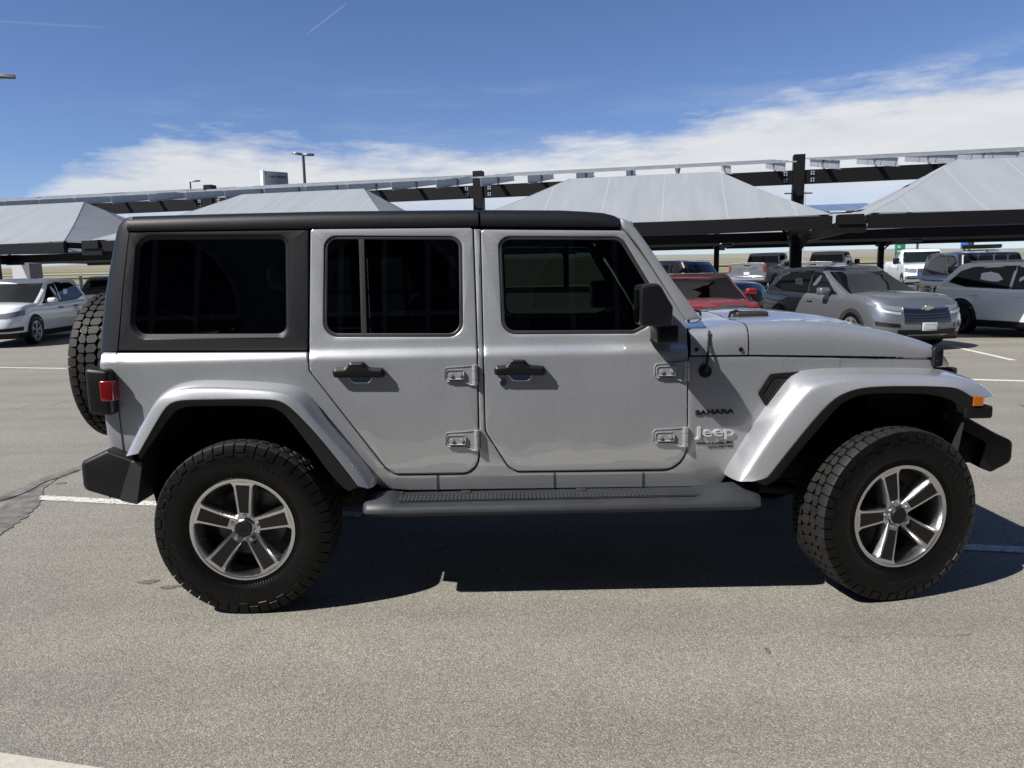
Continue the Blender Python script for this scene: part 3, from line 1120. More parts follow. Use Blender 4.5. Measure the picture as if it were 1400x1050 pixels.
# ---- flares
def flare(name, A, B, C, side, yo=.935, close_front=False):
    n = 56
    A3, B3, C3 = [], [], []
    for q in A:
        x, z = on_side(*q); A3.append((x, side_y(x, z) - .006, z))
    for q in B:
        p = at(q[0], q[1], -yo); B3.append((p.x, yo, p.z))
    for q in C:
        p = at(q[0], q[1], -(yo - .010)); C3.append((p.x, yo - .010, p.z))
    A3, B3, C3 = (resample(smooth_line(q, 2), n) for q in (A3, B3, C3))
    rows, lip = [], []
    for a, b, c in zip(A3, B3, C3):
        if side < 0:
            a, b, c = (Vector((v.x, -v.y, v.z)) for v in (a, b, c))
        ab = b - a
        y = lambda t: a.y + (b.y - a.y) * t
        pt = lambda t, u: Vector((a.x + ab.x * t, a.y + ab.y * u, a.z + ab.z * t))
        rows.append([a, pt(.07, .34), pt(.16, .60), pt(.24, .74), pt(.31, .83), pt(.38, .880), pt(.46, .905), pt(.68, .950), pt(.90, .990), pt(.965, .998), b])
        cb_ = c - b
        lip.append([b + Vector((0, side * -.004, 0)), b + cb_ * .06 + Vector((0, side * .0025, 0)), b + cb_ * .55 + Vector((0, side * .003, 0)), c + Vector((0, side * -.001, 0)), c + Vector((0, -side * .02, -.0)), Vector((c.x, side * .70, c.z))])
    bm = bmesh.new()
    vs = quad_grid(bm, rows)
    bmesh.ops.recalc_face_normals(bm, faces=bm.faces)
    if sum(f.normal.y for f in bm.faces) * side < 0:
        bmesh.ops.reverse_faces(bm, faces=bm.faces)
    fl = obj(name, bm, M['paint'], wagon, ang=55)
    bm = bmesh.new()
    quad_grid(bm, lip)
    # close the two feet
    bmesh.ops.recalc_face_normals(bm, faces=bm.faces)
    if sum(f.normal.y for f in bm.faces) * side < 0:
        bmesh.ops.reverse_faces(bm, faces=bm.faces)
    obj('flare_lip', bm, M['plastic'], fl, ang=40)
    for r_, l_ in ((rows[0], lip[0]), (rows[-1], lip[-1])):
        bm = bmesh.new()
        ring = [bm.verts.new(p) for p in r_] + [bm.verts.new(p) for p in l_[1:4]] + [bm.verts.new((l_[3].x, r_[0].y, l_[3].z))]
        cap(bm, ring)
        bmesh.ops.recalc_face_normals(bm, faces=bm.faces)
        obj('flare_end', bm, M['black'], fl, smooth=False)
    return C3


RA = [(180, 618), (199, 577), (219, 543), (231, 530), (250, 522.5), (276, 519), (322, 520), (370, 522.5), (400, 526.5), (414, 531.5), (428, 545), (446, 571), (491, 622), (512, 648), (517, 660)]
RB = [(189, 620), (206, 590), (224.5, 558), (235, 549.5), (250, 546.5), (310, 545.5), (369, 545.5), (386, 549), (400, 559), (434, 594), (469, 637.7), (484, 657), (489, 664)]
RC = [(192, 629), (211, 600), (235, 566), (245, 558.5), (257, 555.5), (312, 554.5), (369, 555.5), (384, 562), (395, 573), (427, 614), (448, 644), (470, 668), (477, 672)]
FA = [(990, 648), (993, 637.5), (1043, 559), (1075, 518), (1084, 510.5), (1097, 506), (1129, 503), (1200, 502.5), (1275, 503.5), (1297, 507), (1316, 513), (1331, 523), (1339, 533)]
FB = [(992, 655), (1025, 656), (1044, 655.5), (1054, 646), (1083, 609), (1114, 571), (1133, 551), (1148, 540), (1171, 531), (1207, 527.5), (1293, 528), (1314, 532), (1328, 541)]
FB = [(1030, 658), (1048, 654), (1054, 646), (1083, 609), (1114, 571), (1133, 551), (1148, 540), (1171, 531), (1207, 527.5), (1293, 528), (1314, 532), (1328, 542)]
FC = [(1046, 664), (1061, 658), (1068, 649), (1096, 614), (1129, 575), (1145, 556), (1159, 546), (1186, 537.5), (1257, 537.5), (1293, 542.5), (1312, 554), (1326, 570)]
arch = {}
for s in (-1, 1):
    arch['rear', s] = flare('rear_flare', RA, RB, RC, s)
    arch['front', s] = flare('front_flare', FA, FB, FC, s)

# wheel housings
for s in (-1, 1):
    for k in ('rear', 'front'):
        bm = bmesh.new()
        C3 = arch[k, s]
        rows = []
        for p in C3:
            q = Vector((p.x, 0, p.z))
            rows.append([Vector((q.x, s * .90, q.z + .004)), Vector((q.x, s * .42, q.z + .004))])
        quad_grid(bm, rows)
        # inner wall
        inner = [r_[1] for r_ in rows]
        ring = [bm.verts.new(p) for p in inner]
        lo = [bm.verts.new((p.x, p.y, .45)) for p in (inner[-1], inner[0])]
        cap(bm, ring + lo)
        # plates fore and aft of the wheel
        for p in (C3[0], C3[-1]):
            quad_grid(bm, [[(p.x, s * .90, p.z + .02), (p.x, s * .42, p.z + .02)], [(p.x, s * .80, .46), (p.x, s * .42, .46)]])
        obj('wheel_housing', bm, M['black'], wagon, smooth=False)

# amber side marker and black end of the front flare
for s in (-1, 1):
    bm = bmesh.new()
    a = at(1330, 541, -.925); b = at(1351, 554, -.925)
    z0, z1 = min(a.z, b.z), max(a.z, b.z)
    sec = []
    for x, dy in ((a.x, .0), (a.x + (b.x - a.x) * .6, -.004), (b.x - .012, -.022), (b.x, -.05)):
        y = .938 + dy
        sec.append([(x, s * y, z0), (x, s * y, z1 - (.006 if x > a.x + .04 else 0)), (x - .01, s * (y - .12), z1 - .006), (x - .01, s * (y - .12), z0)])
    vs = quad_grid(bm, sec, close_u=True)
    cap(bm, vs[0]); cap(bm, vs[-1])
    bmesh.ops.recalc_face_normals(bm, faces=bm.faces)
    obj('marker_light', bm, M['amber'], wagon, ang=25)
    bm = bmesh.new()
    x0, x1 = at(1318, 556, -.92).x, at(1357, 556, -.92).x
    zt, zb = at(1340, 554.5, -.92).z, at(1340, 572, -.92).z
    box(bm, x0, x1, min(s * .931, s * .62), max(s * .931, s * .62), zb, zt, .012, 3)
    x2 = at(1300, 545, -.9).x
    q = [(x2, zt + .03), (x0 + .03, zt + .008), (x0 + .03, zb + .004), (x0 - .02, zb + .03)]
    vs = quad_grid(bm, [[(a_, s * .922, c_) for a_, c_ in q], [(a_, s * .60, c_) for a_, c_ in q]], close_u=True)
    cap(bm, vs[0]); cap(bm, vs[1])
    bmesh.ops.recalc_face_normals(bm, faces=bm.faces)
    obj('flare_nose', bm, M['plastic'], wagon, ang=30)
    # black mount under the marker
    bm = bmesh.new()

# ---- front bumper
def swept(pts_px, Y, sections, name, mat, bev_ang=30):
    """side outline traced at depth Y, carried across the width; sections are (y, dx, scale about the outline's top front)"""
    base = [(p.x, p.z) for p in (at(a, b, Y) for a, b in rounded(pts_px, 6))]
    cxm = sum(p[0] for p in base) / len(base); czm = sum(p[1] for p in base) / len(base)
    bm = bmesh.new()
    rows = [[(cxm + (x - cxm) * k + dx, y, czm + (z - czm) * k) for x, z in base] for y, dx, k in sections]
    vs = quad_grid(bm, rows, close_u=True)
    cap(bm, vs[0]); cap(bm, vs[-1])
    bmesh.ops.recalc_face_normals(bm, faces=bm.faces)
    return obj(name, bm, mat, wagon, ang=bev_ang)


swept([(1292, 560, 3), (1312, 564, 8), (1364, 593, 10), (1387, 603.5, 9), (1385, 632, 12), (1357, 646.5, 7), (1340, 640, 4), (1352, 606, 6), (1310, 583, 5), (1290, 574, 3)], -.80,
      [(-.800, -.004, .90), (-.796, -.002, .96), (-.786, 0, 1), (-.60, .02, 1), (-.45, .05, 1.08), (.45, .05, 1.08), (.60, .02, 1), (.786, 0, 1), (.796, -.002, .96), (.800, -.004, .90)], 'front_bumper', M['plastic'])
# ---- rear bumper
rb = swept([(109.5, 632, 7), (146, 614.5, 3), (183, 628, 2), (196, 629, 2), (188, 690, 3), (163, 684, 6), (113, 669.5, 12)], -.86,
           [(-.872, .008, .86), (-.868, .005, .93), (-.860, .002, .975), (-.846, 0, 1), (-.3, -.03, 1), (.3, -.03, 1), (.855, 0, 1), (.868, .006, .93)], 'rear_bumper', M['plastic'])
bm = bmesh.new()
p0, p1, p2 = at(143, 633, -.862), at(144, 664, -.862), at(152, 681, -.862)
tube(bm, [(p0.x, -.868, p0.z), (p1.x, -.868, p1.z), (p2.x, -.868, p2.z)], .0025, 6)
obj('bumper_seam', bm, M['black'], rb)
# inner end of the bumper: dark curved edge next to the wheel opening
swept([(180, 630, 3), (197, 628.5, 3), (189.5, 690, 3), (164, 684, 3), (172, 655, 8)], -.87, [(-.880, 0, .94), (-.872, 0, 1), (-.7, 0, 1)], 'bumper_end', M['plastic_grey'])

# ---- tail lamps
for s in (-1, 1):
    bm = bmesh.new()
    a = at(114.5, 503, -.85); b = at(154.5, 565, -.85)
    box(bm, a.x, b.x, -.858, -.70, b.z, a.z, .022, 4)
    for v in bm.verts:
        v.co.z -= (v.co.x - a.x) * .12
        if s > 0: v.co.y = -v.co.y
    if s > 0: bmesh.ops.reverse_faces(bm, faces=bm.faces)
    tl = obj('tail_light', bm, M['plastic'], wagon, ang=30)
    bm = bmesh.new()
    a = at(134.5, 520, -.86); b = at(154.8, 548, -.86)
    box(bm, a.x, b.x + .001, min(s * .862, s * .72), max(s * .862, s * .72), b.z - .004, a.z - .004, .007, 3)
    obj('red_lens', bm, M['red_lens'], tl, ang=30)

# ---- tailgate and rear glass
bm = bmesh.new()
xr = on_side(138.5, 500)[0]
box(bm, xr + .018, xr + .06, -.745, .745, .64, 1.225, .015)
obj('tailgate', bm, M['paint'], wagon)
bm = bmesh.new()
quad_grid(bm, [[(xr - .01, -.55, 1.30), (xr - .01, .55, 1.30)], [(xr + .06, -.52, 1.72), (xr + .06, .52, 1.72)]])
obj('rear_glass', bm, M['glass'], wagon)

# ---- side step
def step_side(s):
    y0, y1 = .77, .952
    zt, zb = .512, .462
    xl = at(494, 690, -.94).x; xr_ = at(1044, 680, -.94).x
    def sec(x, lift, drop, pull):
        return [(x, y0 - .05, zt + .018), (x, y0 + .02, zt + .014 + lift * .6), (x, y0 + .05, zt + .010 + lift), (x, y1 - .055 - pull, zt + .004 + lift * .9), (x, y1 - .030 - pull, zt - .001 + lift * .5), (x, y1 - .012 - pull, zt - .006 + lift * .2), (x, y1 - .002 - pull, zt - .018), (x, y1 - pull, zt - .030), (x, y1 - .010 - pull, zb + .004 + drop), (x, y1 - .035 - pull, zb - .006 + drop), (x, y0 - .05, zb + .0 + drop)]
    xa = at(549, 680, -.86).x; xb_ = at(532, 672, -.86).x
    xc_ = at(948, 672, -.86).x; xd = at(985, 665, -.86).x; xe = at(1004, 662, -.86).x
    st = [(xl, .016, .028, .035), (xl + .012, .018, .016, .012), (xl + .03, .022, .008, .004), (xb_, .030, 0, .0), ((xa + xb_) / 2, .018, 0, 0), (xa, 0, 0, 0), (.9, 0, 0, 0), (1.6, 0, 0, 0), (xc_, 0, 0, 0), ((xc_ + xd) / 2, .020, 0, 0), (xd, .036, 0, 0), (xe, .040, 0, 0), (xr_ - .05, .026, .0, .002), (xr_ - .012, .016, .006, .01), (xr_, .012, .018, .03)]
    bm = bmesh.new()
    rows = [[(a, s * b, c) for a, b, c in sec(*q)] for q in st]
    vs = quad_grid(bm, rows, close_u=True)
    cap(bm, vs[0]); cap(bm, vs[-1])
    bmesh.ops.recalc_face_normals(bm, faces=bm.faces)
    so = obj('side_step', bm, M['plastic_grey'], wagon, ang=32)
    bm = bmesh.new()
    vs = quad_grid(bm, [[(xa - .035, s * (y0 + .036), zt + .014), (xc_ + .045, s * (y0 + .036), zt + .014)], [(xa - .035, s * (y0 + .125), zt + .0085), (xc_ + .045, s * (y0 + .125), zt + .0085)]])
    obj('pad_base', bm, M['black'], so, recalc=True)
    bm = bmesh.new()
    n = 78
    for k in range(n):
        x = xa - .03 + (xc_ + .04 - xa + .03) * k / n
        for (ya, yb) in ((y0 + .042, y0 + .078), (y0 + .086, y0 + .120)):
            lift = .016 if x < xa + .005 else 0
            box(bm, x, x + .0165, min(s * ya, s * yb), max(s * ya, s * yb), zt + .002, zt + .0165, .002, 1)
    obj('tread_pad', bm, M['plastic_grey'], so, smooth=False)
    for x in (xl + .12, 1.0, 1.55, xr_ - .25):
        bm = bmesh.new()
        box(bm, x, x + .05, min(s * .5, s * .8), max(s * .5, s * .8), zb + .01, zt + .02, .006)
        obj('step_bracket', bm, M['black'], so)


both(step_side)

# ---- mirrors
for s in (-1, 1):
    bm = bmesh.new()
    a = at(874.5, 390, -1.0); b = at(920, 447.5, -1.0)
    x0, x1, z0, z1 = a.x, b.x, b.z, a.z
    # housing seen from outside: tall block with a cut-off upper front corner
    out = [(x0, z0 + .006, .02), (x0 + .004, z1, .014), (x0 + .085, z1 + .008, .03), (x1 - .022, z1 - .060, .03), (x1, z1 - .095, .02), (x1 - .004, z0 + .002, .02)]
    lp = rounded(out, 4)
    rows = []
    cxm, czm = (x0 + x1) / 2, (z0 + z1) / 2
    for y, k in ((.82, .92), (.84, .985), (.86, 1), (.985, 1), (1.010, .97), (1.022, .90)):
        rows.append([(cxm + (u - cxm) * k, s * y, czm + (v - czm) * k) for u, v in lp])
    vs = quad_grid(bm, rows, close_u=True)
    cap(bm, vs[0]); cap(bm, vs[-1])
    bmesh.ops.recalc_face_normals(bm, faces=bm.faces)
    mr = obj('wing_mirror', bm, M['plastic'], wagon, ang=40)
    bm = bmesh.new()
    p, q = on_side(889, 449), on_side(919, 464)
    box(bm, p[0], q[0], min(s * .74, s * .93), max(s * .74, s * .93), q[1] - .004, p[1] + .025, .014, 3)
    obj('mirror_arm', bm, M['plastic'], mr, ang=30)
    bm = bmesh.new()
    box(bm, x0 - .001, x0 + .004, min(s * .85, s * 1.005), max(s * .85, s * 1.005), z0 + .02, z1 - .02, .001)
    obj('mirror_glass', bm, M['chrome'], mr)

# ---- aerial
bm = bmesh.new()
p = on_side(964, 507.5)
y = side_y(*p)
cyl(bm, (p[0], -y + .004, p[1]), (p[0], -y - .010, p[1]), .031, .029, 28)
cyl(bm, (p[0], -y - .006, p[1]), (p[0], -y - .018, p[1]), .019, .016, 20)
q = on_side(967.5, 452)
tube(bm, [(p[0], -y - .014, p[1]), (p[0] + .002, -y - .022, p[1] + .03), (p[0] + .006, -y - .022, p[1] + .09), (q[0], -side_y(*q) - .022, q[1])], [.010, .0075, .0055, .0045], 10)
obj('aerial', bm, M['plastic'], wagon)
bm = bmesh.new()
for k in range(30):
    t = k / 29
    a = Vector((p[0] + .006, -y - .022, p[1] + .07)).lerp(Vector((q[0], -side_y(*q) - .022, q[1])), t)
    r_ = .0058
    th = k * .9
    box(bm, a.x + r_ * math.cos(th) - .0016, a.x + r_ * math.cos(th) + .0016, a.y + r_ * math.sin(th) - .0016, a.y + r_ * math.sin(th) + .0016, a.z - .002, a.z + .002)
obj('aerial_coil', bm, M['plastic_grey'], wagon)

# ---- badges on the front fender side
def badge(name, body, x0, x1, y0, y1, depth, mat, bold=0.0, spacing=1.0):
    a, b = on_side(x0, y1), on_side(x1, y0)
    bm = text_mesh(body, .1, depth, bold, spacing, b[0] - a[0], b[1] - a[1])
    c = ((a[0] + b[0]) / 2, (a[1] + b[1]) / 2)
    for v in bm.verts:
        v.co.x += c[0]; v.co.z += c[1]
        v.co.y += -side_y(v.co.x, v.co.z) - depth * .9 + .003
    obj(name, bm, mat, wagon, ang=30)


badge('trim_badge', 'SAHARA', 950.5, 1004, 559, 567.5, .003, M['badge'], .0035, 1.1)
badge('maker_badge', 'Jeep', 949, 1003.5, 582, 601.5, .005, M['bright'], .0012, .98)
badge('model_badge', 'WRANGLER', 951, 1003.5, 603.3, 608.3, .002, M['black'], .0025, 1.0)
badge('version_badge', 'UNLIMITED', 968, 1003, 608.9, 612.4, .002, M['black'], .001, 1.05)

# ---- underside: frame rails, axles, tank, exhaust
bm = bmesh.new()
for s in (-1, 1):
    box(bm, -.75, 3.5, s * .52 - .05, s * .52 + .05, .50, .62, .01)
box(bm, .15, 2.55, -.70, .70, .535, .56)
box(bm, .3, 1.4, -.44, .30, .36, .56, .03)
box(bm, 1.5, 2.3, -.25, .25, .34, .56, .03)
for x in (0, 3.008):
    cyl(bm, (x, -.66, .41), (x, .66, .41), .045, n=14)
    cyl(bm, (x - .1, .05, .41), (x + .1, .05, .41), .13, .11, 14)
for x, dx in ((-.02, -.28), (3.008, .26)):
    for s in (-1, 1):
        cyl(bm, (x + dx * .3, s * .48, .40), (x + dx, s * .50, .80), .032, n=12)
        cyl(bm, (x, s * .44, .44), (x, s * .44, .78), .06, n=12)
        cyl(bm, (x, s * .45, .38), (x - math.copysign(.9, x - 1), s * .50, .48), .03, n=10)
tube(bm, [(2.2, .3, .42), (1.2, .35, .40), (.3, .3, .46), (-.2, .2, .5), (-.7, -.45, .50)], .035, 10)
obj('chassis', bm, M['black'], wagon)
bm = bmesh.new()
cyl(bm, (-.62, -.58, .585), (-.30, -.55, .60), .075, n=20)
obj('muffler', bm, M['steel'], wagon)

# ---- cabin
bm = bmesh.new()
box(bm, -.68, 2.1, -.72, .72, .56, .60)
box(bm, 1.95, 2.25, -.70, .70, .95, 1.26, .05, 3)
obj('cabin_floor', bm, M['seat'], wagon)
for x, y in ((1.18, -.38), (1.18, .38), (.30, -.38), (.30, .38)):
    bm = bmesh.new()
    box(bm, x - .22, x + .30, y - .25, y + .25, .74, .92, .05, 3)
    box(bm, -.08, .08, -.24, .24, 0, .62, .05, 3, Matrix.Translation((x - .20, y, .86)) @ Matrix.Rotation(R(-14), 4, 'Y'))
    box(bm, -.05, .05, -.13, .13, .64, .82, .035, 3, Matrix.Translation((x - .20, y, .86)) @ Matrix.Rotation(R(-14), 4, 'Y'))
    obj('cabin_seat', bm, M['seat'], wagon)
bm = bmesh.new()
for s in (-1, 1):
    tube(bm, [(.95, s * .66, 1.2), (.93, s * .60, 1.70), (.90, s * .57, 1.76), (0, s * .57, 1.75), (-.25, s * .57, 1.70), (-.62, s * .60, 1.22)], .03, 10)
    tube(bm, [(.93, s * .60, 1.74), (1.5, s * .58, 1.77), (1.78, s * .62, 1.74)], .03, 10)
tube(bm, [(.92, -.58, 1.76), (.92, .58, 1.76)], .03, 10)
tube(bm, [(-.2, -.57, 1.72), (-.2, .57, 1.72)], .03, 10)
obj('roll_bar', bm, M['black'], wagon)
bm = bmesh.new()
tube(bm, [(1.88 + .02 * math.sin(t * .5236), .38 + .18 * math.cos(t * .5236), 1.20 + .17 * math.sin(t * .5236)) for t in range(13)], .014, 8)
obj('steering_wheel', bm, M['black'], wagon)
bm = bmesh.new()
box(bm, 1.74, 1.77, -.12, .12, 1.62, 1.70, .01)
obj('rear_view_mirror', bm, M['plastic'], wagon)

# ---- wheels
TR = .412


def tyre_bm(lettering=True):
    rnd = random.Random(5)
    bm = bmesh.new()
    half = [(.232, .100), (.240, .112), (.252, .119), (.262, .1205), (.266, .124), (.285, .1315), (.310, .136), (.335, .136), (.352, .1345), (.366, .131), (.380, .125), (.392, .114), (.397, .098), (.3985, .06), (.399, 0)]
    prof = [(r, -y) for r, y in half] + [(r, y) for r, y in half[-2::-1]]
    lathe_y(bm, prof, 96)
    for f in bm.faces:
        f.material_index = 0
    n = 50

    def P(th, w, r):
        return Vector((r * math.cos(th), w, r * math.sin(th)))

    def block(poly, r0, r1, shrink=.955):
        cth = sum(p[0] for p in poly) / len(poly); cw = sum(p[1] for p in poly) / len(poly)
        lo = [bm.verts.new(P(t, w, r0)) for t, w in poly]
        md = [bm.verts.new(P(cth + (t - cth) * .97, cw + (w - cw) * .98, r1 - .0012)) for t, w in poly]
        hi = [bm.verts.new(P(cth + (t - cth) * shrink, cw + (w - cw) * shrink, r1)) for t, w in poly]
        k = len(poly)
        for i in range(k):
            j = (i + 1) % k
            for a, b in ((lo, md), (md, hi)):
                f = bm.faces.new((a[i], a[j], b[j], b[i])); f.material_index = 1
        f = bm.faces.new(hi); f.material_index = 1
    st = 2 * math.pi / n
    for k in range(n):
        t = k * st
        j = lambda a: a + rnd.uniform(-.03, .03) * st
        # centre zigzag blocks
        block([(t + .0 * st, -.024), (t + .46 * st, -.032), (t + .90 * st, -.018), (t + .93 * st, .016), (t + .52 * st, .031), (t + .04 * st, .018)], .395, TR)
        # intermediate rows
        for sgn, ph in ((1, .35), (-1, .0)):
            u = t + ph * st
            block([(u, sgn * .036), (u + .40 * st, sgn * .033), (u + .90 * st, sgn * .040), (u + .94 * st, sgn * .064), (u + .55 * st, sgn * .073), (u + .04 * st, sgn * .062)], .395, TR - .001)
        # shoulder lugs that run down on to the sidewall
        for sgn, ph in ((1, .1), (-1, .6)):
            u = t + ph * st
            long = k % 2 == 0
            wd = .90
            prof_l = [(.398, .077, .0), (TR - .0015, .078, .0), (TR - .002, .100, .0), (TR - .005, .1155, .02), (.401, .1235, .04), (.387, .1292, .05), (.374 if long else .381, .1330 if long else .1315, .05), (.354 if long else .370, .1372 if long else .1345, .06), (.351 if long else .367, .1335 if long else .130, .06)]
            rows = []
            for q in (0, 1):
                rr = []
                for (r_, w_, nar) in prof_l:
                    e = nar + (.16 if w_ < .08 else 0)
                    rr.append((u + (e * .5 if q == 0 else wd - e * .5) * st + (.10 * st * (w_ - .07) / .06), r_, w_))
                rows.append(rr)
            A = [bm.verts.new(P(a, sgn * w_, r_)) for a, r_, w_ in rows[0]]
            B = [bm.verts.new(P(a, sgn * w_, r_)) for a, r_, w_ in rows[1]]
            A0 = [bm.verts.new(P(a, sgn * (w_ - .006 if i > 3 else w_), r_ - (.014 if 0 < i < 5 else .0))) for i, (a, r_, w_) in enumerate(rows[0])]
            B0 = [bm.verts.new(P(a, sgn * (w_ - .006 if i > 3 else w_), r_ - (.014 if 0 < i < 5 else .0))) for i, (a, r_, w_) in enumerate(rows[1])]
            m_ = len(A)
            for i in range(m_ - 1):
                for q in ((A[i], B[i], B[i + 1], A[i + 1]), (A0[i], A[i], A[i + 1], A0[i + 1]), (B[i], B0[i], B0[i + 1], B[i + 1])):
                    f = bm.faces.new(q); f.material_index = 1 if i < 4 else 0
    # fine ribs near the rim on both walls
    for k in range(120):
        t = 2 * math.pi * k / 120
        for sgn in (-1, 1):
            q = [P(t, sgn * .1205, .246), P(t + .022, sgn * .1205, .246), P(t + .022, sgn * .1255, .268), P(t, sgn * .1255, .268)]
            q2 = [Vector((p.x, p.y + sgn * .0016, p.z)) for p in q]
            vs = quad_grid(bm, [q, q2], close_u=True)
            cap(bm, vs[1])
    bmesh.ops.recalc_face_normals(bm, faces=bm.faces)
    return bm


def letters_bm():
    words = []
    def ring(body, mid, r_mid, h, step):
        bm = bmesh.new()
        words.append(bm)
        n = len(body)
        for i, ch in enumerate(body):
            if ch == ' ':
                continue
            th = mid - (i - (n - 1) / 2) * step
            src = text_mesh(ch, h * 1.4, .0030, .0004, 1, None, h)
            # upright at the top of the wheel seen from -y
            mx = Matrix.Rotation(-(th - math.pi / 2), 4, 'Y')
            mx = mx @ Matrix.Translation((0, 0, r_mid))
            for v in src.verts:
                v.co.y -= .1352
            add_bm(bm, src, mx)
    ring('FALKEN', R(62), .318, .026, .085)
    ring('WILDPEAK', R(205), .318, .024, .074)
    ring('A/T', R(262), .318, .024, .085)
    ring('FALKEN', R(325), .318, .026, .085)
    return words


def rim_bm(rot):
    """returns silver, dark inlay, hub bmeshes; outer face towards -y"""
    sv = bmesh.new(); ink = []; hub = bmesh.new(); bolts = []; back = bmesh.new()
    yo = -.118
    lathe_y(sv, [(.236, yo + .014), (.2435, yo + .004), (.2440, yo - .001), (.2425, yo - .004), (.230, yo - .004), (.2265, yo - .002), (.2225, yo + .008), (.2195, yo + .024), (.214, yo + .055), (.208, yo + .10), (.204, yo + .16), (.21, yo + .235)], 80)

    def P(th, r, y):
        return Vector((r * math.cos(th), y, r * math.sin(th)))
    for k in range(5):
        t0 = rot + k * 2 * math.pi / 5

        def loc(u, r, y):          # u across the spoke, r along it
            c, s_ = math.cos(t0), math.sin(t0)
            return Vector((r * c - u * s_, y, r * s_ + u * c))
        # silver spoke: dished profile from hub to lip
        st = [(.045, .0335, yo + .026), (.075, .0345, yo + .020), (.11, .037, yo + .013), (.16, .0415, yo + .006), (.198, .0455, yo + .001), (.214, .053, yo - .002), (.226, .070, yo - .003)]
        rows = []
        for r_, hw, y in st:
            rows.append([loc(-hw - .006, r_, y + .060), loc(-hw, r_, y + .008), loc(-hw + .005, r_, y), loc(hw - .005, r_, y), loc(hw, r_, y + .008), loc(hw + .006, r_, y + .060)])
        quad_grid(sv, rows)
        # grey inlay, slightly proud, narrower
        q = [(.074, .0225, yo + .0200), (.11, .0250, yo + .0125), (.16, .0290, yo + .0055), (.211, .0335, yo - .0016)]
        rows = []
        for r_, hw, y in q:
            rows.append([loc(-hw, r_, y + .004), loc(-hw + .002, r_, y - .0012), loc(hw - .002, r_, y - .0012), loc(hw, r_, y + .004)])
        ik = bmesh.new()
        quad_grid(ik, rows)
        bmesh.ops.recalc_face_normals(ik, faces=ik.faces)
        ink.append(ik)
        # lug nut between spokes
        c = P(t0, .0585, 0)
        bl = bmesh.new()
        cyl(bl, (c.x, yo + .040, c.z), (c.x, yo + .008, c.z), .0115, .0095, 6)
        bolts.append(bl)
        # web between the spokes near the hub
        for sg in (-1, 1):
            pass
    lathe_y(sv, [(.072, yo + .075), (.069, yo + .036), (.062, yo + .030), (.047, yo + .030), (.044, yo + .018), (.040, yo + .015)], 40)
    lathe_y(hub, [(.041, yo + .022), (.040, yo + .010), (.036, yo + .005), (.0, yo + .004)], 32)
    src = text_mesh('Jeep', .02, .0008, .0004, 1, .036, .012)
    for v in src.verts:
        v.co.y += yo + .0035
    add_bm(hub, src)
    # brake disc and backing
    lathe_y(back, [(.0, yo + .125), (.165, yo + .125), (.165, yo + .14), (.0, yo + .14)], 40)
    lathe_y(back, [(.0, yo + .19), (.209, yo + .19)], 40)
    box(back, -.05, .05, yo + .10, yo + .16, .10, .18, .01)
    for b in (sv, hub, back, *bolts):
        bmesh.ops.recalc_face_normals(b, faces=b.faces)
    return sv, ink, hub, bolts, back


tyre_mesh = None
letter_mesh = None


def make_wheel(name, loc, rz, rot, parent, spin_letters=0.0):
    global tyre_mesh, letter_mesh
    h = holder(name, parent, loc, (0, 0, rz))
    if tyre_mesh is None:
        ty = obj('tyre', tyre_bm(), [M['tyre'], M['tread']], h, ang=24)
        tyre_mesh = ty.data
        for pf in tyre_mesh.polygons:
            if pf.material_index == 1:
                pf.use_smooth = False
        words = [obj('sidewall_word', b, M['tyre_mark'], h, ang=30) for b in letters_bm()]
        letter_mesh = [o.data for o in words]
    else:
        ty = bpy.data.objects.new('tyre', tyre_mesh); link(ty, h)
        words = [link(bpy.data.objects.new('sidewall_word', d), h) for d in letter_mesh]
    ty.rotation_euler = (0, spin_letters * .7, 0)
    for le in words:
        le.rotation_euler = (0, spin_letters, 0)
    sv, ink, hub, bolts, back = rim_bm(rot)
    obj('rim', sv, M['alloy'], h, ang=30)
    for b in ink:
        obj('spoke_inlay', b, M['inlay'], h, ang=30)
    obj('hub_cap', hub, M['inlay'], h, ang=30)
    for b in bolts:
        obj('lug_nut', b, M['steel'], h, ang=30)
    obj('brake_disc', back, M['alloy_dark'], h, ang=30)
    return h


WY = .803
ZC = .4105
make_wheel('wheel', (0.0, -WY, ZC), 0, R(86), wagon)
make_wheel('wheel', (3.008, -WY, ZC), R(12), R(108), wagon, R(-70))
make_wheel('wheel', (0.0, WY, ZC), math.pi, R(50), wagon)
make_wheel('wheel', (3.008, WY, ZC), math.pi + R(12), R(20), wagon)
# spare on the tailgate: axis along the length
sp = make_wheel('spare_wheel', (-.925, 0.02, 1.085), R(-90), R(90), wagon, R(30))
# ------------------------------------------------------------------ the ground
def terrain(x, y):
    if y < 14:
        return 0.0
    t = min(1, (y - 14) / 24)
    z = .5 * t * t * (3 - 2 * t)
    if y > 38:
        far = y - 38
        slope = .0185 + .004 * max(-1, min(1, -x / 60))
        z += slope * min(far, 700) + .0195 * max(0, far - 700)
        z += .012 * far * (.5 * math.sin(x * .0021 + 1.3) * math.sin(y * .0013 + .4) + .25 * math.sin(x * .006 + y * .004)) * min(1, far / 400)
    return z


def spaced(lo, hi, fine, span, ratio):
    out = [0.0]
    for s, lim in ((1, hi), (-1, lo)):
        v, st = 0.0, fine
        side = []
        while abs(v) < abs(lim):
            if abs(v) > span:
                st *= ratio
            v += s * st
            side.append(v)
        out = (side[::-1] + out) if s < 0 else (out + side)
    return out


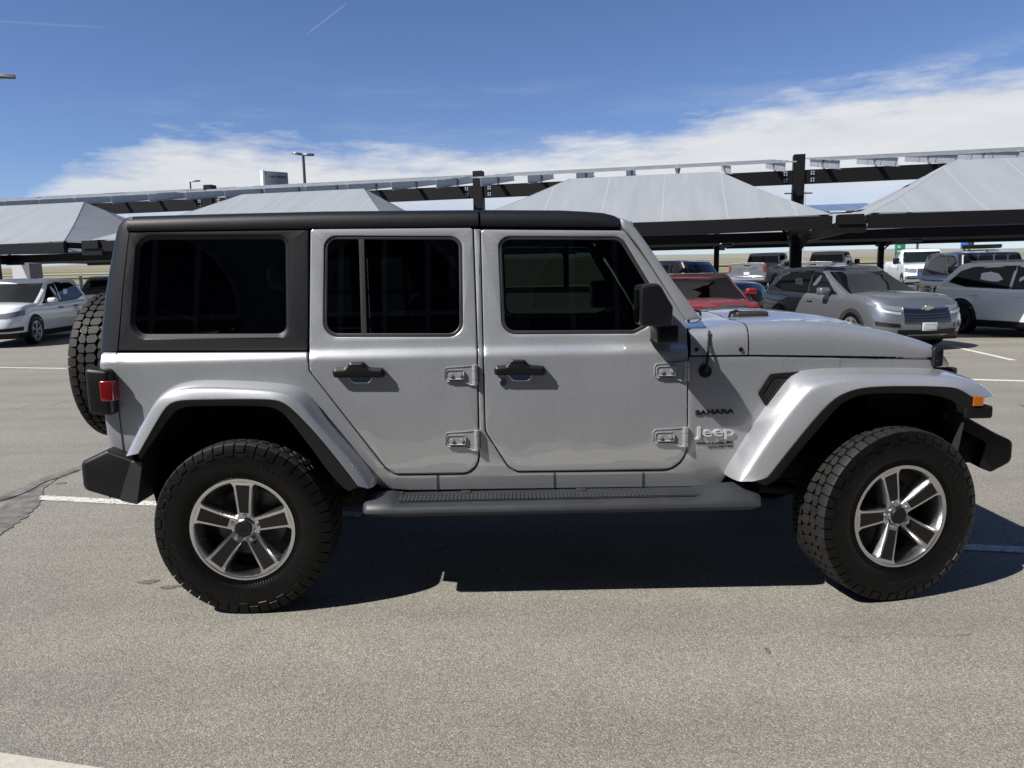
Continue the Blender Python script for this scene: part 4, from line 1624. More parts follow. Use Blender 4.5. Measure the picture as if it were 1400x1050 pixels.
bm = bmesh.new()
xs = spaced(-2600, 2600, 4, 60, 1.22)
ys = [y for y in spaced(-400, 3600, 3, 60, 1.14)]
LOT_END = 47.0
rows = []
for y in ys:
    rows.append([(x, y, terrain(x, y) - (.03 if y < LOT_END + 4 else 0)) for x in xs])
quad_grid(bm, rows)
tag(obj('prairie', bm, M['prairie'], ang=80), kind='structure')
bm = bmesh.new()
xs = [-90 + 3 * i for i in range(61)]
ys = [-24 + 1.0 * i for i in range(int(LOT_END + 24) + 1)]
quad_grid(bm, [[(x, y, terrain(x, y)) for x in xs] for y in ys])
tag(obj('parking_lot', bm, M['asphalt'], ang=80), kind='structure')
# gravel edge track beyond the lot and the far highway
bm = bmesh.new()
quad_grid(bm, [[(x, y, terrain(x, y) + .02) for x in xs] for y in (LOT_END - .2, LOT_END + 1.6, LOT_END + 3.2)])
tag(obj('gravel_track', bm, M['concrete'], ang=80), kind='structure')
bm = bmesh.new()
xr = spaced(-2000, 2000, 40, 400, 1.2)
for Y0, wd in ((165, 7), (330, 10)):
    quad_grid(bm, [[(x, Y0 + .02 * x + w_, terrain(x, Y0 + .02 * x + w_) + .25) for x in xr] for w_ in (0, wd)])
tag(obj('highway', bm, M['concrete'], ang=80), kind='structure')


def stripe(name, p0, p1, width, z=.004, mat='line'):
    p0, p1 = Vector((p0[0], p0[1], 0)), Vector((p1[0], p1[1], 0))
    d = (p1 - p0).normalized()
    n = Vector((-d.y, d.x, 0)) * width / 2
    bm = bmesh.new()
    k = max(2, int((p1 - p0).length / .5))
    rows = [[(*(p0.lerp(p1, i / k) + n).xy, terrain(0, p0.lerp(p1, i / k).y) + z), (*(p0.lerp(p1, i / k) - n).xy, terrain(0, p0.lerp(p1, i / k).y) + z)] for i in range(k + 1)]
    quad_grid(bm, rows)
    bmesh.ops.recalc_face_normals(bm, faces=bm.faces)
    o = obj(name, bm, M[mat])
    return tag(o, kind='structure')


stripe('stall_line', (-2.27, 1.06), (.25, .503), .10)
stripe('stall_line', (3.02, -.109), (5.6, -.68), .10)
stripe('stall_line', on_ground(1301.6, 473.6).xy, on_ground(1386, 492.8).xy, .11, mat='line_far')
stripe('aisle_line', on_ground(1318, 519).xy, on_ground(1560, 525).xy, .14, mat='line_far')
stripe('aisle_line', on_ground(-120, 501).xy, on_ground(92, 504).xy, .12, mat='line')
stripe('stall_line', (-14.2, 13.0), (-13.0, 18.2), .11)
# pale concrete kerb strip in the corner nearest the camera
bm = bmesh.new()
a, b = on_ground(0, 1033), on_ground(112, 1050)
d = (b - a).normalized()
n = Vector((d.y, -d.x, 0))
p0, p1 = a - d * 3, a + d * 6
rows = [[p0, p1], [p0 + Vector((0, 0, .012)), p1 + Vector((0, 0, .012))], [p0 + n * .45 + Vector((0, 0, .012)), p1 + n * .45 + Vector((0, 0, .012))], [p0 + n * .45, p1 + n * .45]]
quad_grid(bm, rows)
tag(obj('concrete_strip', bm, M['concrete'], recalc=True), kind='structure')
# sealed crack at the left: two bands of tar that join
def tar_band(pts, widths, z):
    bm = bmesh.new()
    rnd = random.Random(int(z * 1e5))
    P = resample([(*on_ground(a, b).xy, 0) for a, b in pts], 60)
    rows = []
    for i, p in enumerate(P):
        q = P[min(i + 1, 59)] - P[max(i - 1, 0)]
        n = Vector((-q.y, q.x, 0)).normalized()
        w = lerp_table([(k / (len(widths) - 1), v) for k, v in enumerate(widths)], i / 59)
        a, b = w * (.5 + rnd.uniform(-.09, .09)), w * (.5 + rnd.uniform(-.09, .09))
        rows.append([p + n * a + Vector((0, 0, z)), p - n * b + Vector((0, 0, z))])
    quad_grid(bm, rows)
    bmesh.ops.recalc_face_normals(bm, faces=bm.faces)
    return tag(obj('crack_sealant', bm, M['tar']), kind='structure')
tar_band([(-40, 694), (0, 683), (40, 668), (70, 653), (108, 640), (150, 628)], [.10, .14, .16, .12, .10, .08], .003)
tar_band([(-40, 750), (0, 720), (22, 700), (36, 682), (50, 668), (72, 655)], [.14, .17, .20, .22, .12, .08], .0045)
bm = bmesh.new()
pts = [(*on_ground(a, b).xy, .0062) for a, b in ((-20, 690), (14, 682), (38, 674), (60, 660), (78, 655), (108, 644))]
tube(bm, smooth_line(pts, 1), .0035, 5)
tag(obj('pavement_crack', bm, M['black']), kind='structure')

def blob(px, py, rx, ry, mat, seed):
    rnd = random.Random(seed)
    c = on_ground(px, py)
    ph = [rnd.uniform(0, 6.3) for _ in range(4)]
    pts = []
    for k in range(36):
        a = 2 * math.pi * k / 36
        r_ = 1 + .18 * math.sin(2 * a + ph[0]) + .14 * math.sin(3 * a + ph[1]) + .10 * math.sin(7 * a + ph[2]) + .06 * math.sin(11 * a + ph[3])
        pts.append((c.x + rx * r_ * math.cos(a), c.y + ry * r_ * math.sin(a), .003))
    bm = bmesh.new()
    cap(bm, [bm.verts.new(p) for p in pts])
    tag(obj('oil_stain', bm, mat), kind='structure')


M['oil'] = material('oil_stain', (.10, .095, .088), .7, vary=(60, .5), bump=(120, .4, .003))
blob(203, 796, .045, .028, M['oil'], 1)
blob(232, 803, .05, .02, M['oil'], 2)
blob(84, 661, .035, .03, M['oil'], 3)
blob(1049, 890, .008, .03, M['oil'], 4)

# faint hairline cracks in the aisle
for k, pts in enumerate((((20, 560), (48, 553), (66, 556), (92, 548)), ((1120, 868), (1165, 872), (1225, 866), (1290, 871), (1330, 867)), ((560, 955), (600, 962), (655, 958), (700, 966)))):
    bm = bmesh.new()
    tube(bm, smooth_line([(*on_ground(a, b).xy, .0005) for a, b in pts], 2), .0016, 5)
    tag(obj('pavement_crack', bm, M['tar']), kind='structure')

# ------------------------------------------------------------------ carports
PHI = math.atan2(.218, .976)
E_ROW = Vector((.976, -.218, 0))
N_ROW = Vector((.218, .976, 0))
P0 = Vector((9.12, 16.40, 0))
BAY = 8.95


def row_frame(base, xr, yn, z):
    return base + E_ROW * xr + N_ROW * yn + Vector((0, 0, z))


POST_H = 4.60


def carport_post(base, label, group, w=.145, bolts=True):
    t = thing('steel_post', label, 'post', base, -PHI, group)
    bm = bmesh.new()
    box(bm, -w, w, -w, w, -.02, POST_H, .006, 1)
    obj('post_shaft', bm, M['frame'], t, smooth=False)
    bm = bmesh.new()
    box(bm, -w - .12, w + .12, -w - .12, w + .12, 0, .03)
    obj('base_plate', bm, M['frame'], t, smooth=False)
    # cantilever arm that carries the corners of the shade frames, with its end bracket
    bm = bmesh.new()
    box(bm, .13, .33, -5.35, -w, 2.28, 2.52, .004, 1)
    box(bm, -.10, .10, w, .85, 2.28, 2.52, .004, 1)
    vs = quad_grid(bm, [[(-.06, -2.2, 2.40), (.06, -2.2, 2.40)], [(-.06, -w, 1.95), (.06, -w, 1.95)], [(-.06, -w, 2.15), (.06, -w, 2.15)], [(-.06, -1.8, 2.42), (.06, -1.8, 2.42)]], close_v=True)
    obj('cantilever_arm', bm, M['frame'], t, smooth=False)
    for y in (-5.42, .85):
        bm = bmesh.new()
        box(bm, -.08, .52, y - .10, y + .10, 2.26, 2.42)
        box(bm, -.02, .46, y - .14, y + .14, 2.42, 2.62)
        obj('end_bracket', bm, M['frame'], t, smooth=False)
    for sx in ((-1, 1) if bolts else ()):
        for zz in (3.92, 4.10):
            for dx in (-.03, .03):
                for dz in (-.03, .03):
                    bm = bmesh.new()
                    box(bm, sx * (w + .20) + dx - .017, sx * (w + .20) + dx + .017, -.118, -.104, zz + dz - .017, zz + dz + .017)
                    obj('bolt', bm, M['galv'], t, smooth=False)
    return t


def solar_canopy(base, label, group, panels=True):
    """box beam between two posts, purlins laid across it and solar panels on top, tilted to the viewer's side"""
    t = thing('solar_canopy' if panels else 'steel_rack', label, 'solar canopy' if panels else 'rack', base, -PHI, group)
    bm = bmesh.new()
    box(bm, .15, BAY - .15, -.10, .10, 3.83, 4.19, .006, 1)
    obj('main_beam', bm, M['frame'], t, smooth=False)
    tilt = math.atan(.150)
    mx = Matrix.Translation((0, 0, 4.19)) @ Matrix.Rotation(tilt, 4, 'X')
    n = 7
    for k in range(n):
        x = .62 + (BAY - 1.24) * k / (n - 1)
        bm = bmesh.new()
        box(bm, x - .004, x + .004, -2.15, 2.15, .05, .25, mx=mx)
        box(bm, x - .004, x + .055, -2.15, 2.15, .044, .052, mx=mx)
        box(bm, x - .055, x + .004, -2.15, 2.15, .248, .256, mx=mx)
        obj('purlin', bm, M['galv'], t, smooth=False)
        bm = bmesh.new()
        vs = quad_grid(bm, [[(x - .09, -.11, 4.42), (x + .09, -.11, 4.42), (x + .03, -.11, 4.19), (x - .03, -.11, 4.19)], [(x - .09, -.125, 4.42), (x + .09, -.125, 4.42), (x + .03, -.125, 4.19), (x - .03, -.125, 4.19)]], close_u=True)
        cap(bm, vs[0]); cap(bm, vs[1])
        obj('bracket', bm, M['steel'], t, smooth=False, recalc=True)
    for k in range(8 if panels else 0):
        for j in range(2):
            bm = bmesh.new()
            x0 = .38 + k * (BAY - .76) / 8
            y0 = -2.22 + j * 2.23
            box(bm, x0 + .012, x0 + (BAY - .76) / 8 - .012, y0, y0 + 2.20, .262, .300, mx=mx)
            obj('solar_panel', bm, [M['pv']], t, smooth=False)
    for y in ((-2.235, 2.225) if panels else (-2.1, -.7, .7, 2.1)):
        bm = bmesh.new()
        box(bm, .36, BAY - .36, y, y + (.012 if panels else .05), .258, .304 if panels else .290, mx=mx)
        obj('edge_rail', bm, M['galv'], t, smooth=False)
    return t


def shade_canopy(base, label, group, dx=0.0):
    t = thing('shade_canopy', label, 'fabric canopy', base, -PHI, group)
    x0, x1 = .60 + dx, BAY - .14 + dx
    y0, y1 = -5.45, .80
    zr, ze = 3.97, 2.64
    rx0, rx1 = x0 + 2.45, x1 - 2.05
    yr = -2.35
    bm = bmesh.new()

    def face(a, b, c, d):
        """a-b eave, d-c ridge side; fabric pulled slightly hollow"""
        a, b, c, d = map(Vector, (a, b, c, d))
        n = 14
        rows = []
        for i in range(n + 1):
            v = i / n
            row = []
            for j in range(n + 1):
                u = j / n
                p = a.lerp(b, u).lerp(d.lerp(c, u), v)
                p.z -= .06 * math.sin(math.pi * v) * (1 - .3 * v)
                p.z -= .04 * math.sin(math.pi * u) * (1 - v)
                row.append(p)
            rows.append(row)
        quad_grid(bm, rows)
    R0, R1 = (rx0, yr, zr), (rx1, yr, zr)
    A, B, C, D = (x0, y0, ze), (x1, y0, ze), (x1, y1, ze), (x0, y1, ze)
    face(A, B, R1, R0)
    face(B, C, R1, R1)
    face(C, D, R0, R1)
    face(D, A, R0, R0)
    bmesh.ops.remove_doubles(bm, verts=bm.verts[:], dist=.001)
    bmesh.ops.recalc_face_normals(bm, faces=bm.faces)
    if sum(f.normal.z for f in bm.faces) < 0:
        bmesh.ops.reverse_faces(bm, faces=bm.faces)
    obj('canopy_fabric', bm, M['fabric'], t, ang=16)
    for (p, q) in ((A, R0), (B, R1), (C, R1), (D, R0)):
        bm = bmesh.new()
        pts = []
        for k in range(9):
            v = k / 8
            e = Vector(p).lerp(Vector(q), v)
            e.z -= .06 * math.sin(math.pi * v) * (1 - .3 * v) + .004
            pts.append(e)
        tube(bm, pts, .010, 5)
        obj('edge_piping', bm, M['fabric'], t)
    for nm, (a0, a1, b0, b1) in (('front_strip', (x0 - .02, x1 + .02, y0 - .05, y0 + .09)), ('rear_beam', (x0 - .02, x1 + .02, y1 - .09, y1 + .05)), ('side_beam', (x0 - .05, x0 + .07, y0 + .1, y1 - .1)), ('side_beam', (x1 - .07, x1 + .05, y0 + .1, y1 - .1))):  # front piece: black box just under the front eave
        bm = bmesh.new()
        sb = nm == 'side_beam'
        box(bm, a0, a1, b0, b1, ze - (.30 if not sb else .18), ze - .035, .004, 1)
        obj(nm, bm, M['frame'], t, smooth=False)
    bm = bmesh.new()
    tube(bm, [(rx0, yr, zr - .05), (rx1, yr, zr - .05)], .045, 8)
    for (p, q) in ((A, R0), (B, R1), (C, R1), (D, R0)):
        e = [Vector(p).lerp(Vector(q), k / 6) for k in range(7)]
        for k, v in enumerate(e):
            v.z -= .06 * math.sin(math.pi * k / 6) + .07
        tube(bm, e, .035, 6)
    obj('support_frame', bm, M['frame'], t)
    return t


lab_a = {0: 'black steel carport post right of the wagon windscreen, in front of two silver pickups',
         1: 'black post top rising just above the middle of the wagon roof',
         2: 'black post whose top shows left of the small white pylon sign',
         3: 'black post standing beside the white panel behind the white crossover'}
for k in range(4):
    b = P0 - E_ROW * (BAY * k)
    carport_post(b + Vector((0, 0, 0)), lab_a[k], 'posts of the near carport row')
lab_s = {-1: 'steel purlin rack on a black beam at the right edge, over the white crossover',
         0: 'steel purlin rack between the tall black post and the middle post above the wagon roof',
         1: 'steel purlin rack running behind the rear half of the wagon roof, below the twin-head lamp',
         2: 'steel purlin rack running above the left crossover and the spare wheel',
         3: 'steel purlin rack at the far left edge, leftmost of the near row'}
lab_f = {-1: 'white hipped fabric canopy at the right edge over the grey and white crossovers',
         0: 'white hipped fabric canopy above the windscreen, between two black posts',
         1: 'white hipped fabric canopy showing just above the rear half of the wagon roof',
         2: 'white hipped fabric canopy over the white crossover at the left',
         }
for k in range(-1, 4):
    b = P0 - E_ROW * (BAY * (k + 1))
    solar_canopy(b, lab_s[k], 'steel racks of the near row', False)
    if k in lab_f:
        shade_canopy(b, lab_f[k], 'fabric canopies of the near row', {1: -.45, 2: -.5}.get(k, 0))
# the second row behind
P1 = P0 + N_ROW * 24 - E_ROW * .9 + Vector((0, 0, .5))
far_posts = {1: None, 0: None, -1: None, 2: None, 3: None, 4: None}
lab_pb = {-1: 'distant black post left of the green sign, behind the grey crossover roof',
          0: 'distant slim black post above the black car and the red hood',
          1: 'distant black carport post hidden behind the wagon front window',
          2: 'distant black carport post behind the rear door window of the wagon',
          3: 'distant black carport post behind the wagon cargo window',
          4: 'distant slim post at the left edge beyond the white crossover'}
for k in range(-1, 5):
    b = P1 - E_ROW * (BAY * k)
    carport_post(b, lab_pb[k], 'posts of the far carport row', bolts=False)
lab_sb = {-2: 'far solar canopy seen between the near canopies at the right edge', -1: 'far solar canopy seen as a blue-grey sheet right of the tall post', 0: 'far solar canopy behind the canopy over the red car',
          1: 'far solar canopy behind the middle post', 2: 'far solar canopy behind the small pylon sign', 3: 'far solar canopy showing as a dark strip left of the wagon roof', 4: 'leftmost far solar canopy behind the white crossover'}
lab_fb = {-2: 'far white fabric canopy behind the grey and white crossovers', -1: 'far white fabric canopy over the silver pickup right of the tall post', 0: 'far white fabric canopy over the silver pickup left of the tall post',
          1: 'far white fabric canopy peeping above the wagon roof beside the middle post', 2: 'far white fabric canopy behind the rear door of the wagon', 3: 'far white fabric canopy just left of the wagon hardtop', 4: 'leftmost far white fabric canopy'}
for k in range(-2, 5):
    b = P1 - E_ROW * (BAY * (k + 1))
    solar_canopy(b, lab_sb[k], 'solar canopies of the far row')
    shade_canopy(b, lab_fb[k], 'fabric canopies of the far row')

# ------------------------------------------------------------------ lamps, signs, fence
def far_point(px, py, d):
    """point a given distance (along y) away on the sight line of a pixel"""
    return at(px, py, CAM.y + d)


def lamp_head(bm, p, dx, L=.75):
    rows = []
    for k in range(7):
        t = k / 6
        w = .16 * math.sin(math.pi * min(1, .18 + t * .78)) + .015
        x = p.x + dx * (.08 + t * L)
        z = p.z + .03 * math.sin(t * 1.5) - dx * t * .0
        rows.append([(x, p.y - w, z), (x, p.y - w * .6, z + .10), (x, p.y + w * .6, z + .10), (x, p.y + w, z), (x, p.y + w * .7, z - .03), (x, p.y - w * .7, z - .03)])
    vs = quad_grid(bm, rows, close_u=True)
    cap(bm, vs[0]); cap(bm, vs[-1])
    bmesh.ops.recalc_face_normals(bm, faces=bm.faces)


def lamp_post(px, py, d, label, heads, L=.62, r=.085, tilt=0.0):
    p = far_point(px, py, d)
    g = terrain(p.x, p.y)
    t = thing('street_lamp', label, 'street lamp', (p.x, p.y, g), 0)
    bm = bmesh.new()
    cyl(bm, (0, 0, 0), (0, 0, p.z - g), r * 1.15, r * .85, 14)
    obj('lamp_pole', bm, M['pole'], t)
    bm = bmesh.new()
    cyl(bm, (0, 0, 0), (0, 0, .6), .3, .3, 20)
    obj('concrete_base', bm, M['concrete'], t)
    for s in heads:
        bm = bmesh.new()
        lamp_head(bm, Vector((0, 0, p.z - g)), s, L)
        bmesh.ops.transform(bm, matrix=Matrix.Translation((0, 0, p.z - g)) @ Matrix.Rotation(tilt, 4, 'Y') @ Matrix.Translation((0, 0, -(p.z - g))), verts=bm.verts)
        obj('lamp_head', bm, M['pole'], t)


lamp_post(414.5, 212, 46, 'bronze lamp post with two flat heads left of centre above the canopies', (-1, 1), .58, .095, R(6))
lamp_post(260, 248.5, 70, 'small distant lamp with a single head above the left solar canopy', (1,), .85, .08)
lamp_post(-34, 104, 26, 'lamp head poking in at the left edge of the sky', (1,), 1.25, .09, R(5))

# pylon sign with grey face and dark lettering
p = far_point(377, 243, 75)
g = terrain(p.x, p.y)
t = thing('pylon_sign', 'grey pylon sign with dark lettering beside the twin-head lamp', 'sign', (p.x, p.y, g), R(38))
h = p.z - g
bm = bmesh.new()
box(bm, -1.15, 1.15, -.28, .28, 1.0, h + .55, .03)
obj('sign_cabinet', bm, material('sign_grey', (.20, .21, .23), .4), t)
bm = bmesh.new()
box(bm, -1.42, -1.16, -.30, .30, .4, h + .60, .02)
obj('sign_side', bm, material('sign_white', (.75, .76, .78), .35), t)
bm = text_mesh('CARS TRUCKS', .3, .01, .008, 1.1, 1.7, .22)
for v in bm.verts:
    v.co += Vector((.1, -.285, h + .05))
obj('sign_lettering', bm, M['black'], t)
bm = bmesh.new()
for x in (-.7, .7):
    bm = bmesh.new()
    box(bm, x - .12, x + .12, -.12, .12, 0, 1.05)
    obj('sign_leg', bm, M['pole'], t)

M['green'] = material('green_sign', (.02, .19, .11), .45)
M['blue'] = material('blue_sign', (.03, .17, .55), .4)
M['white'] = material('white_panel', (.45, .46, .47), .45, vary=(3, .05))


def road_sign(px, py, d, w, h_, mat, label, legs, name='road_sign', marks=None):
    p = far_point(px, py, d)
    g = terrain(p.x, p.y)
    t = thing(name, label, 'sign', (p.x, p.y, g), R(-8))
    z = p.z - g
    bm = bmesh.new()
    box(bm, -w / 2, w / 2, -.08, .08, z - h_ / 2, z + h_ / 2, .02)
    obj('sign_face', bm, mat, t)
    for x in legs:
        bm = bmesh.new()
        box(bm, x - .16, x + .16, .09, .34, 0, z + h_ * .3)
        obj('sign_leg', bm, M['pole'], t, smooth=False)
    if marks:
        bm = bmesh.new()
        for (x, zz, a, b) in marks:
            box(bm, (x - a / 2) * w, (x + a / 2) * w, -.10, -.075, z + (zz - b / 2) * h_, z + (zz + b / 2) * h_)
        obj('sign_marking', bm, M['white'], t, smooth=False)
    return t


road_sign(1231, 331, 120, 1.55, 3.3, M['green'], 'green road sign with white symbols right of the distant black post', (-.45, .5),
          marks=[(-.12, .30, .10, .22), (.04, .33, .22, .05), (.04, .22, .08, .20), (.24, .18, .10, .30), (.36, .10, .07, .30), (-.16, -.22, .18, .10), (-.02, -.24, .08, .06)])
road_sign(1320, 329, 130, 1.45, 1.9, M['blue'], 'blue sign with white top on a stout leg above the pickups', (.0,), marks=[(-.30, .52, .18, .26), (-.02, .50, .16, .20), (.16, .40, .10, .42), (.34, .52, .20, .30)])
road_sign(1328.5, 325, 128, .85, 2.6, M['pole'], 'dark narrow sign panel directly right of the blue sign', (-.2,))
for px, d, label in ((1256.5, 84, 'thin dark pole between the green sign and the white pickup'), (1100, 90, 'thin pale pole just right of the tall black post'), (1080.5, 90, 'thin pale pole just left of the tall black post')):
    p = far_point(px, 300, d)
    t = thing('utility_pole', label, 'pole', (p.x, p.y, terrain(p.x, p.y)))
    bm = bmesh.new()
    cyl(bm, (0, 0, 0), (0, 0, 9.5), .13 if px > 1200 else .07, .09 if px > 1200 else .05, 10)
    obj('pole_shaft', bm, M['pole'] if px > 1200 else M['galv'], t)
    bm = bmesh.new()
    box(bm, -.8, .8, -.06, .06, 9.1, 9.25)
    obj('cross_arm', bm, M['pole'], t)

# ranch rail fence across the grass
for i, (xa, xb, lab) in enumerate(((-62, -4, 'dark rail fence across the grass at the left, behind the white crossover'), (16, 60, 'dark rail fence along the grass at the right behind the pickups'))):
    yf = 56.0
    t = thing('rail_fence', lab, 'fence', ((xa + xb) / 2, yf, terrain(xa, yf)))
    mid = (xa + xb) / 2
    k = 0
    x = xa
    while x <= xb:
        z = terrain(x, yf) - terrain(xa, yf)
        bm = bmesh.new()
        box(bm, x - mid - .09, x - mid + .09, -.09, .09, z - .1, z + 1.28, .01, 1)
        obj('fence_post', bm, M['pole'], t, smooth=False)
        x += 4.1
    for zz in (.55, 1.08):
        bm = bmesh.new()
        n = 16
        rows = []
        for j in range(n + 1):
            x = xa + (xb - xa) * j / n
            z = terrain(x, yf) - terrain(xa, yf) + zz
            rows.append([(x - mid, -.11, z - .05), (x - mid, -.11, z + .05), (x - mid, -.09, z + .05), (x - mid, -.09, z - .05)])
        quad_grid(bm, rows, close_u=True)
        obj('fence_rail', bm, M['pole'], t, smooth=False)

# white cabinet by the left post
p = far_point(27, 372, 33)
t = thing('equipment_cabinet', 'white cabinet with a slanted dark side beside the left carport post', 'cabinet', (p.x, p.y, terrain(p.x, p.y)), R(-10))
bm = bmesh.new()
z1 = p.z - terrain(p.x, p.y) + .42
vs = quad_grid(bm, [[(-.38, 0, 0), (.36, 0, 0), (.36, 0, z1 - .75), (.08, 0, z1), (-.38, 0, z1)], [(-.38, .7, 0), (.36, .7, 0), (.36, .7, z1 - .75), (.08, .7, z1), (-.38, .7, z1)]], close_u=True)
cap(bm, vs[0]); cap(bm, vs[1])
obj('cabinet_body', bm, M['white'], t, smooth=False, recalc=True)
bm = bmesh.new()
vs = quad_grid(bm, [[(.37, -.02, 0), (.52, -.02, 0), (.52, -.02, z1 - .05), (.10, -.02, z1 - .02), (.37, -.02, z1 - .73)], [(.37, .7, 0), (.52, .7, 0), (.52, .7, z1 - .05), (.10, .7, z1 - .02), (.37, .7, z1 - .73)]], close_u=True)
cap(bm, vs[0]); cap(bm, vs[1])
obj('cabinet_side', bm, material('cabinet_grey', (.12, .125, .13), .5), t, smooth=False, recalc=True)
bm = bmesh.new()
box(bm, -.12, .34, -.06, -.01, z1 - 1.02, z1 - .88, .01)
obj('control_box', bm, M['frame'], t)
bm = bmesh.new()
box(bm, .10, .24, -.05, -.012, z1 - .86, z1 - .74, .01)
obj('warning_plate', bm, material('warning_red', (.5, .03, .03), .4), t)

# ------------------------------------------------------------------ parked vehicles
def profile_at(tab, x):
    return lerp_table(tab, x)


class Car:
    """body as stacked outlines: a lower shell up to the belt line and a cabin shell on top; windows, lamps and trim lie on those shells"""
    NR, NC, NS, NF = 6, 6, 16, 8

    def __init__(s, name, label, cat, loc, rz, spec, paint, group=None):
        s.s = spec
        s.t = thing(name, label, cat, loc, rz, group)
        s.paint = paint
        s.build()

    def outline(s, xr, xf, w, rr, rf, br, bf):
        """half outline from the rear centre round the left side to the front centre"""
        pts = []
        for i in range(s.NR):
            u = i / s.NR
            y = u * (w - rr)
            pts.append((xr + br * (y / w) ** 2, y))
        e = xr + br * ((w - rr) / w) ** 2
        for i in range(s.NC):
            a = math.pi / 2 * i / s.NC
            pts.append((e + rr * (1 - math.cos(a)), w - rr + rr * math.sin(a)))
        x0, x1 = e + rr, xf - bf * ((w - rf) / w) ** 2 - rf
        for i in range(s.NS):
            pts.append((x0 + (x1 - x0) * i / s.NS, w))
        for i in range(s.NC):
            a = math.pi / 2 * i / s.NC
            pts.append((x1 + rf * math.sin(a), w - rf + rf * math.cos(a)))
        for i in range(s.NF + 1):
            u = 1 - i / s.NF
            y = u * (w - rf)
            pts.append((xf - bf * (y / w) ** 2, y))
        return pts

    def ring(s, half):
        return half + [(x, -y, z) for x, y, z in half[-2:0:-1]]

    def low(s, t):
        q = s.s
        xr = q['xr'] - lerp_table(q.get('rear', [(0, 0), (1, 0)]), t)
        xf = q['xf'] - lerp_table(q.get('front', [(0, .06), (.3, 0), (.6, .02), (.85, .10), (1, .22)]), t)
        w = q['w'] * lerp_table(q.get('wide', [(0, .93), (.15, .97), (.45, 1), (.75, .99), (.93, .965), (1, .93)]), t)
        o = s.outline(xr, xf, w, q.get('rr', .22), q.get('rf', .42), q.get('br', .06), q.get('bf', .14))
        return [(x, y, q['zs'] + t * (profile_at(q['belt'], x) - q['zs'])) for x, y in o]

    def top(s, v):
        q = s.s
        xr = q['gr'][0] + (q['gr'][1] - q['gr'][0]) * v ** q.get('rp', 1.15)
        xf = q['gf'][0] + (q['gf'][1] - q['gf'][0]) * v
        w = q['w'] * (.925 + (q.get('roofw', .74) - .925) * v ** 1.15)
        o = s.outline(xr, xf, w, .12, .16, .05, .14)
        zr = q['roof']
        return [(x, y, profile_at(q['belt'], x) - .03 + v * (zr - .03 - abs(v - .5) * 0 - lerp_table(q.get('roofline', [(-9, 0), (9, 0)]), x) - profile_at(q['belt'], x) + .03)) for x, y in o]

    def sample(s, fn, i, t, off):
        a = fn(max(0, t - .02)); b = fn(min(1, t + .02)); c = fn(t)
        n = len(c)
        sg = 1
        if i < 0:
            sg, i = -1, -i
        k = min(int(i), n - 2)
        f = i - k
        P = lambda q: Vector(q[k]).lerp(Vector(q[k + 1]), f)
        p = P(c)
        # tangent by central difference so the offset turns smoothly round the corners
        k0, k1 = max(0, k - 1), min(n - 1, k + 2)
        tang = Vector(c[k1]) - Vector(c[k0])
        up = P(b) - P(a)
        nr = up.cross(tang)
        nr = Vector((nr.x, nr.y, nr.z)).normalized()
        out = Vector((p.x - (s.s['xf'] + s.s['xr']) / 2, p.y, 0))
        if nr.dot(Vector((out.x * .35, out.y, 0))) < 0:
            nr = -nr
        p = p + nr * off
        if sg < 0:
            p.y = -p.y
        return p

    def i_side(s, fn, x, t):
        c = fn(t)
        lo, hi = s.NR + s.NC, s.NR + 2 * s.NC + s.NS
        for k in range(lo, hi):
            if c[k][0] <= x <= c[k + 1][0]:
                return k + (x - c[k][0]) / max(1e-6, c[k + 1][0] - c[k][0])
        return lo if x < c[lo][0] else hi

    def side_patch(s, name, fn, poly, mat, off=.006, sides=(1, -1), parent=None, th=0.0):
        """poly in (x, level)"""
        for sg in sides:
            bm = bmesh.new()
            vs = []
            for x, t in poly:
                p = s.sample(fn, s.i_side(fn, x, t), t, off)
                vs.append(bm.verts.new((p.x, sg * p.y, p.z)))
            es = [bm.edges.new((vs[k], vs[(k + 1) % len(vs)])) for k in range(len(vs))]
            bmesh.ops.triangle_fill(bm, use_beauty=True, edges=es)
            bmesh.ops.recalc_face_normals(bm, faces=bm.faces)
            if sum(f.normal.y for f in bm.faces) * sg < 0:
                bmesh.ops.reverse_faces(bm, faces=bm.faces)
            r_ = bmesh.ops.extrude_edge_only(bm, edges=[e for e in bm.edges if len(e.link_faces) == 1])
            for v in r_['geom']:
                if isinstance(v, bmesh.types.BMVert):
                    v.co.y -= sg * (off + .006)
            obj(name, bm, mat, parent or s.t, ang=30)

    def end_patch(s, name, fn, i0, i1, t0, t1, mat, off=.006, n=10, m=4, parent=None, skew=0.0, taper=0.0):
        """grid between outline indices i0..i1 and levels t0..t1 (index from front or rear centre, negative = right side)"""
        bm = bmesh.new()
        rows = []
        N = len(fn(.5)) - 1
        for a in range(m + 1):
            row = []
            for b in range(n + 1):
                u = b / n
                f_ = i0 + (i1 - i0) * u
                tt = t0 + (t1 - t0) * (a / m) + skew * u + taper * u * (a / m - .5)
                row.append(s.at_index(fn, f_, tt, off))
            rows.append(row)
        vs = quad_grid(bm, rows)
        be = [e for e in bm.edges if len(e.link_faces) == 1]
        r_ = bmesh.ops.extrude_edge_only(bm, edges=be)
        c = Vector(((s.s['xf'] + s.s['xr']) / 2, 0, s.s['roof'] * .45))
        for v in r_['geom']:
            if isinstance(v, bmesh.types.BMVert):
                d = (c - v.co); d.z = 0
                v.co += d.normalized() * (off + .012)
        bmesh.ops.recalc_face_normals(bm, faces=bm.faces)
        return obj(name, bm, mat, parent or s.t, ang=30)

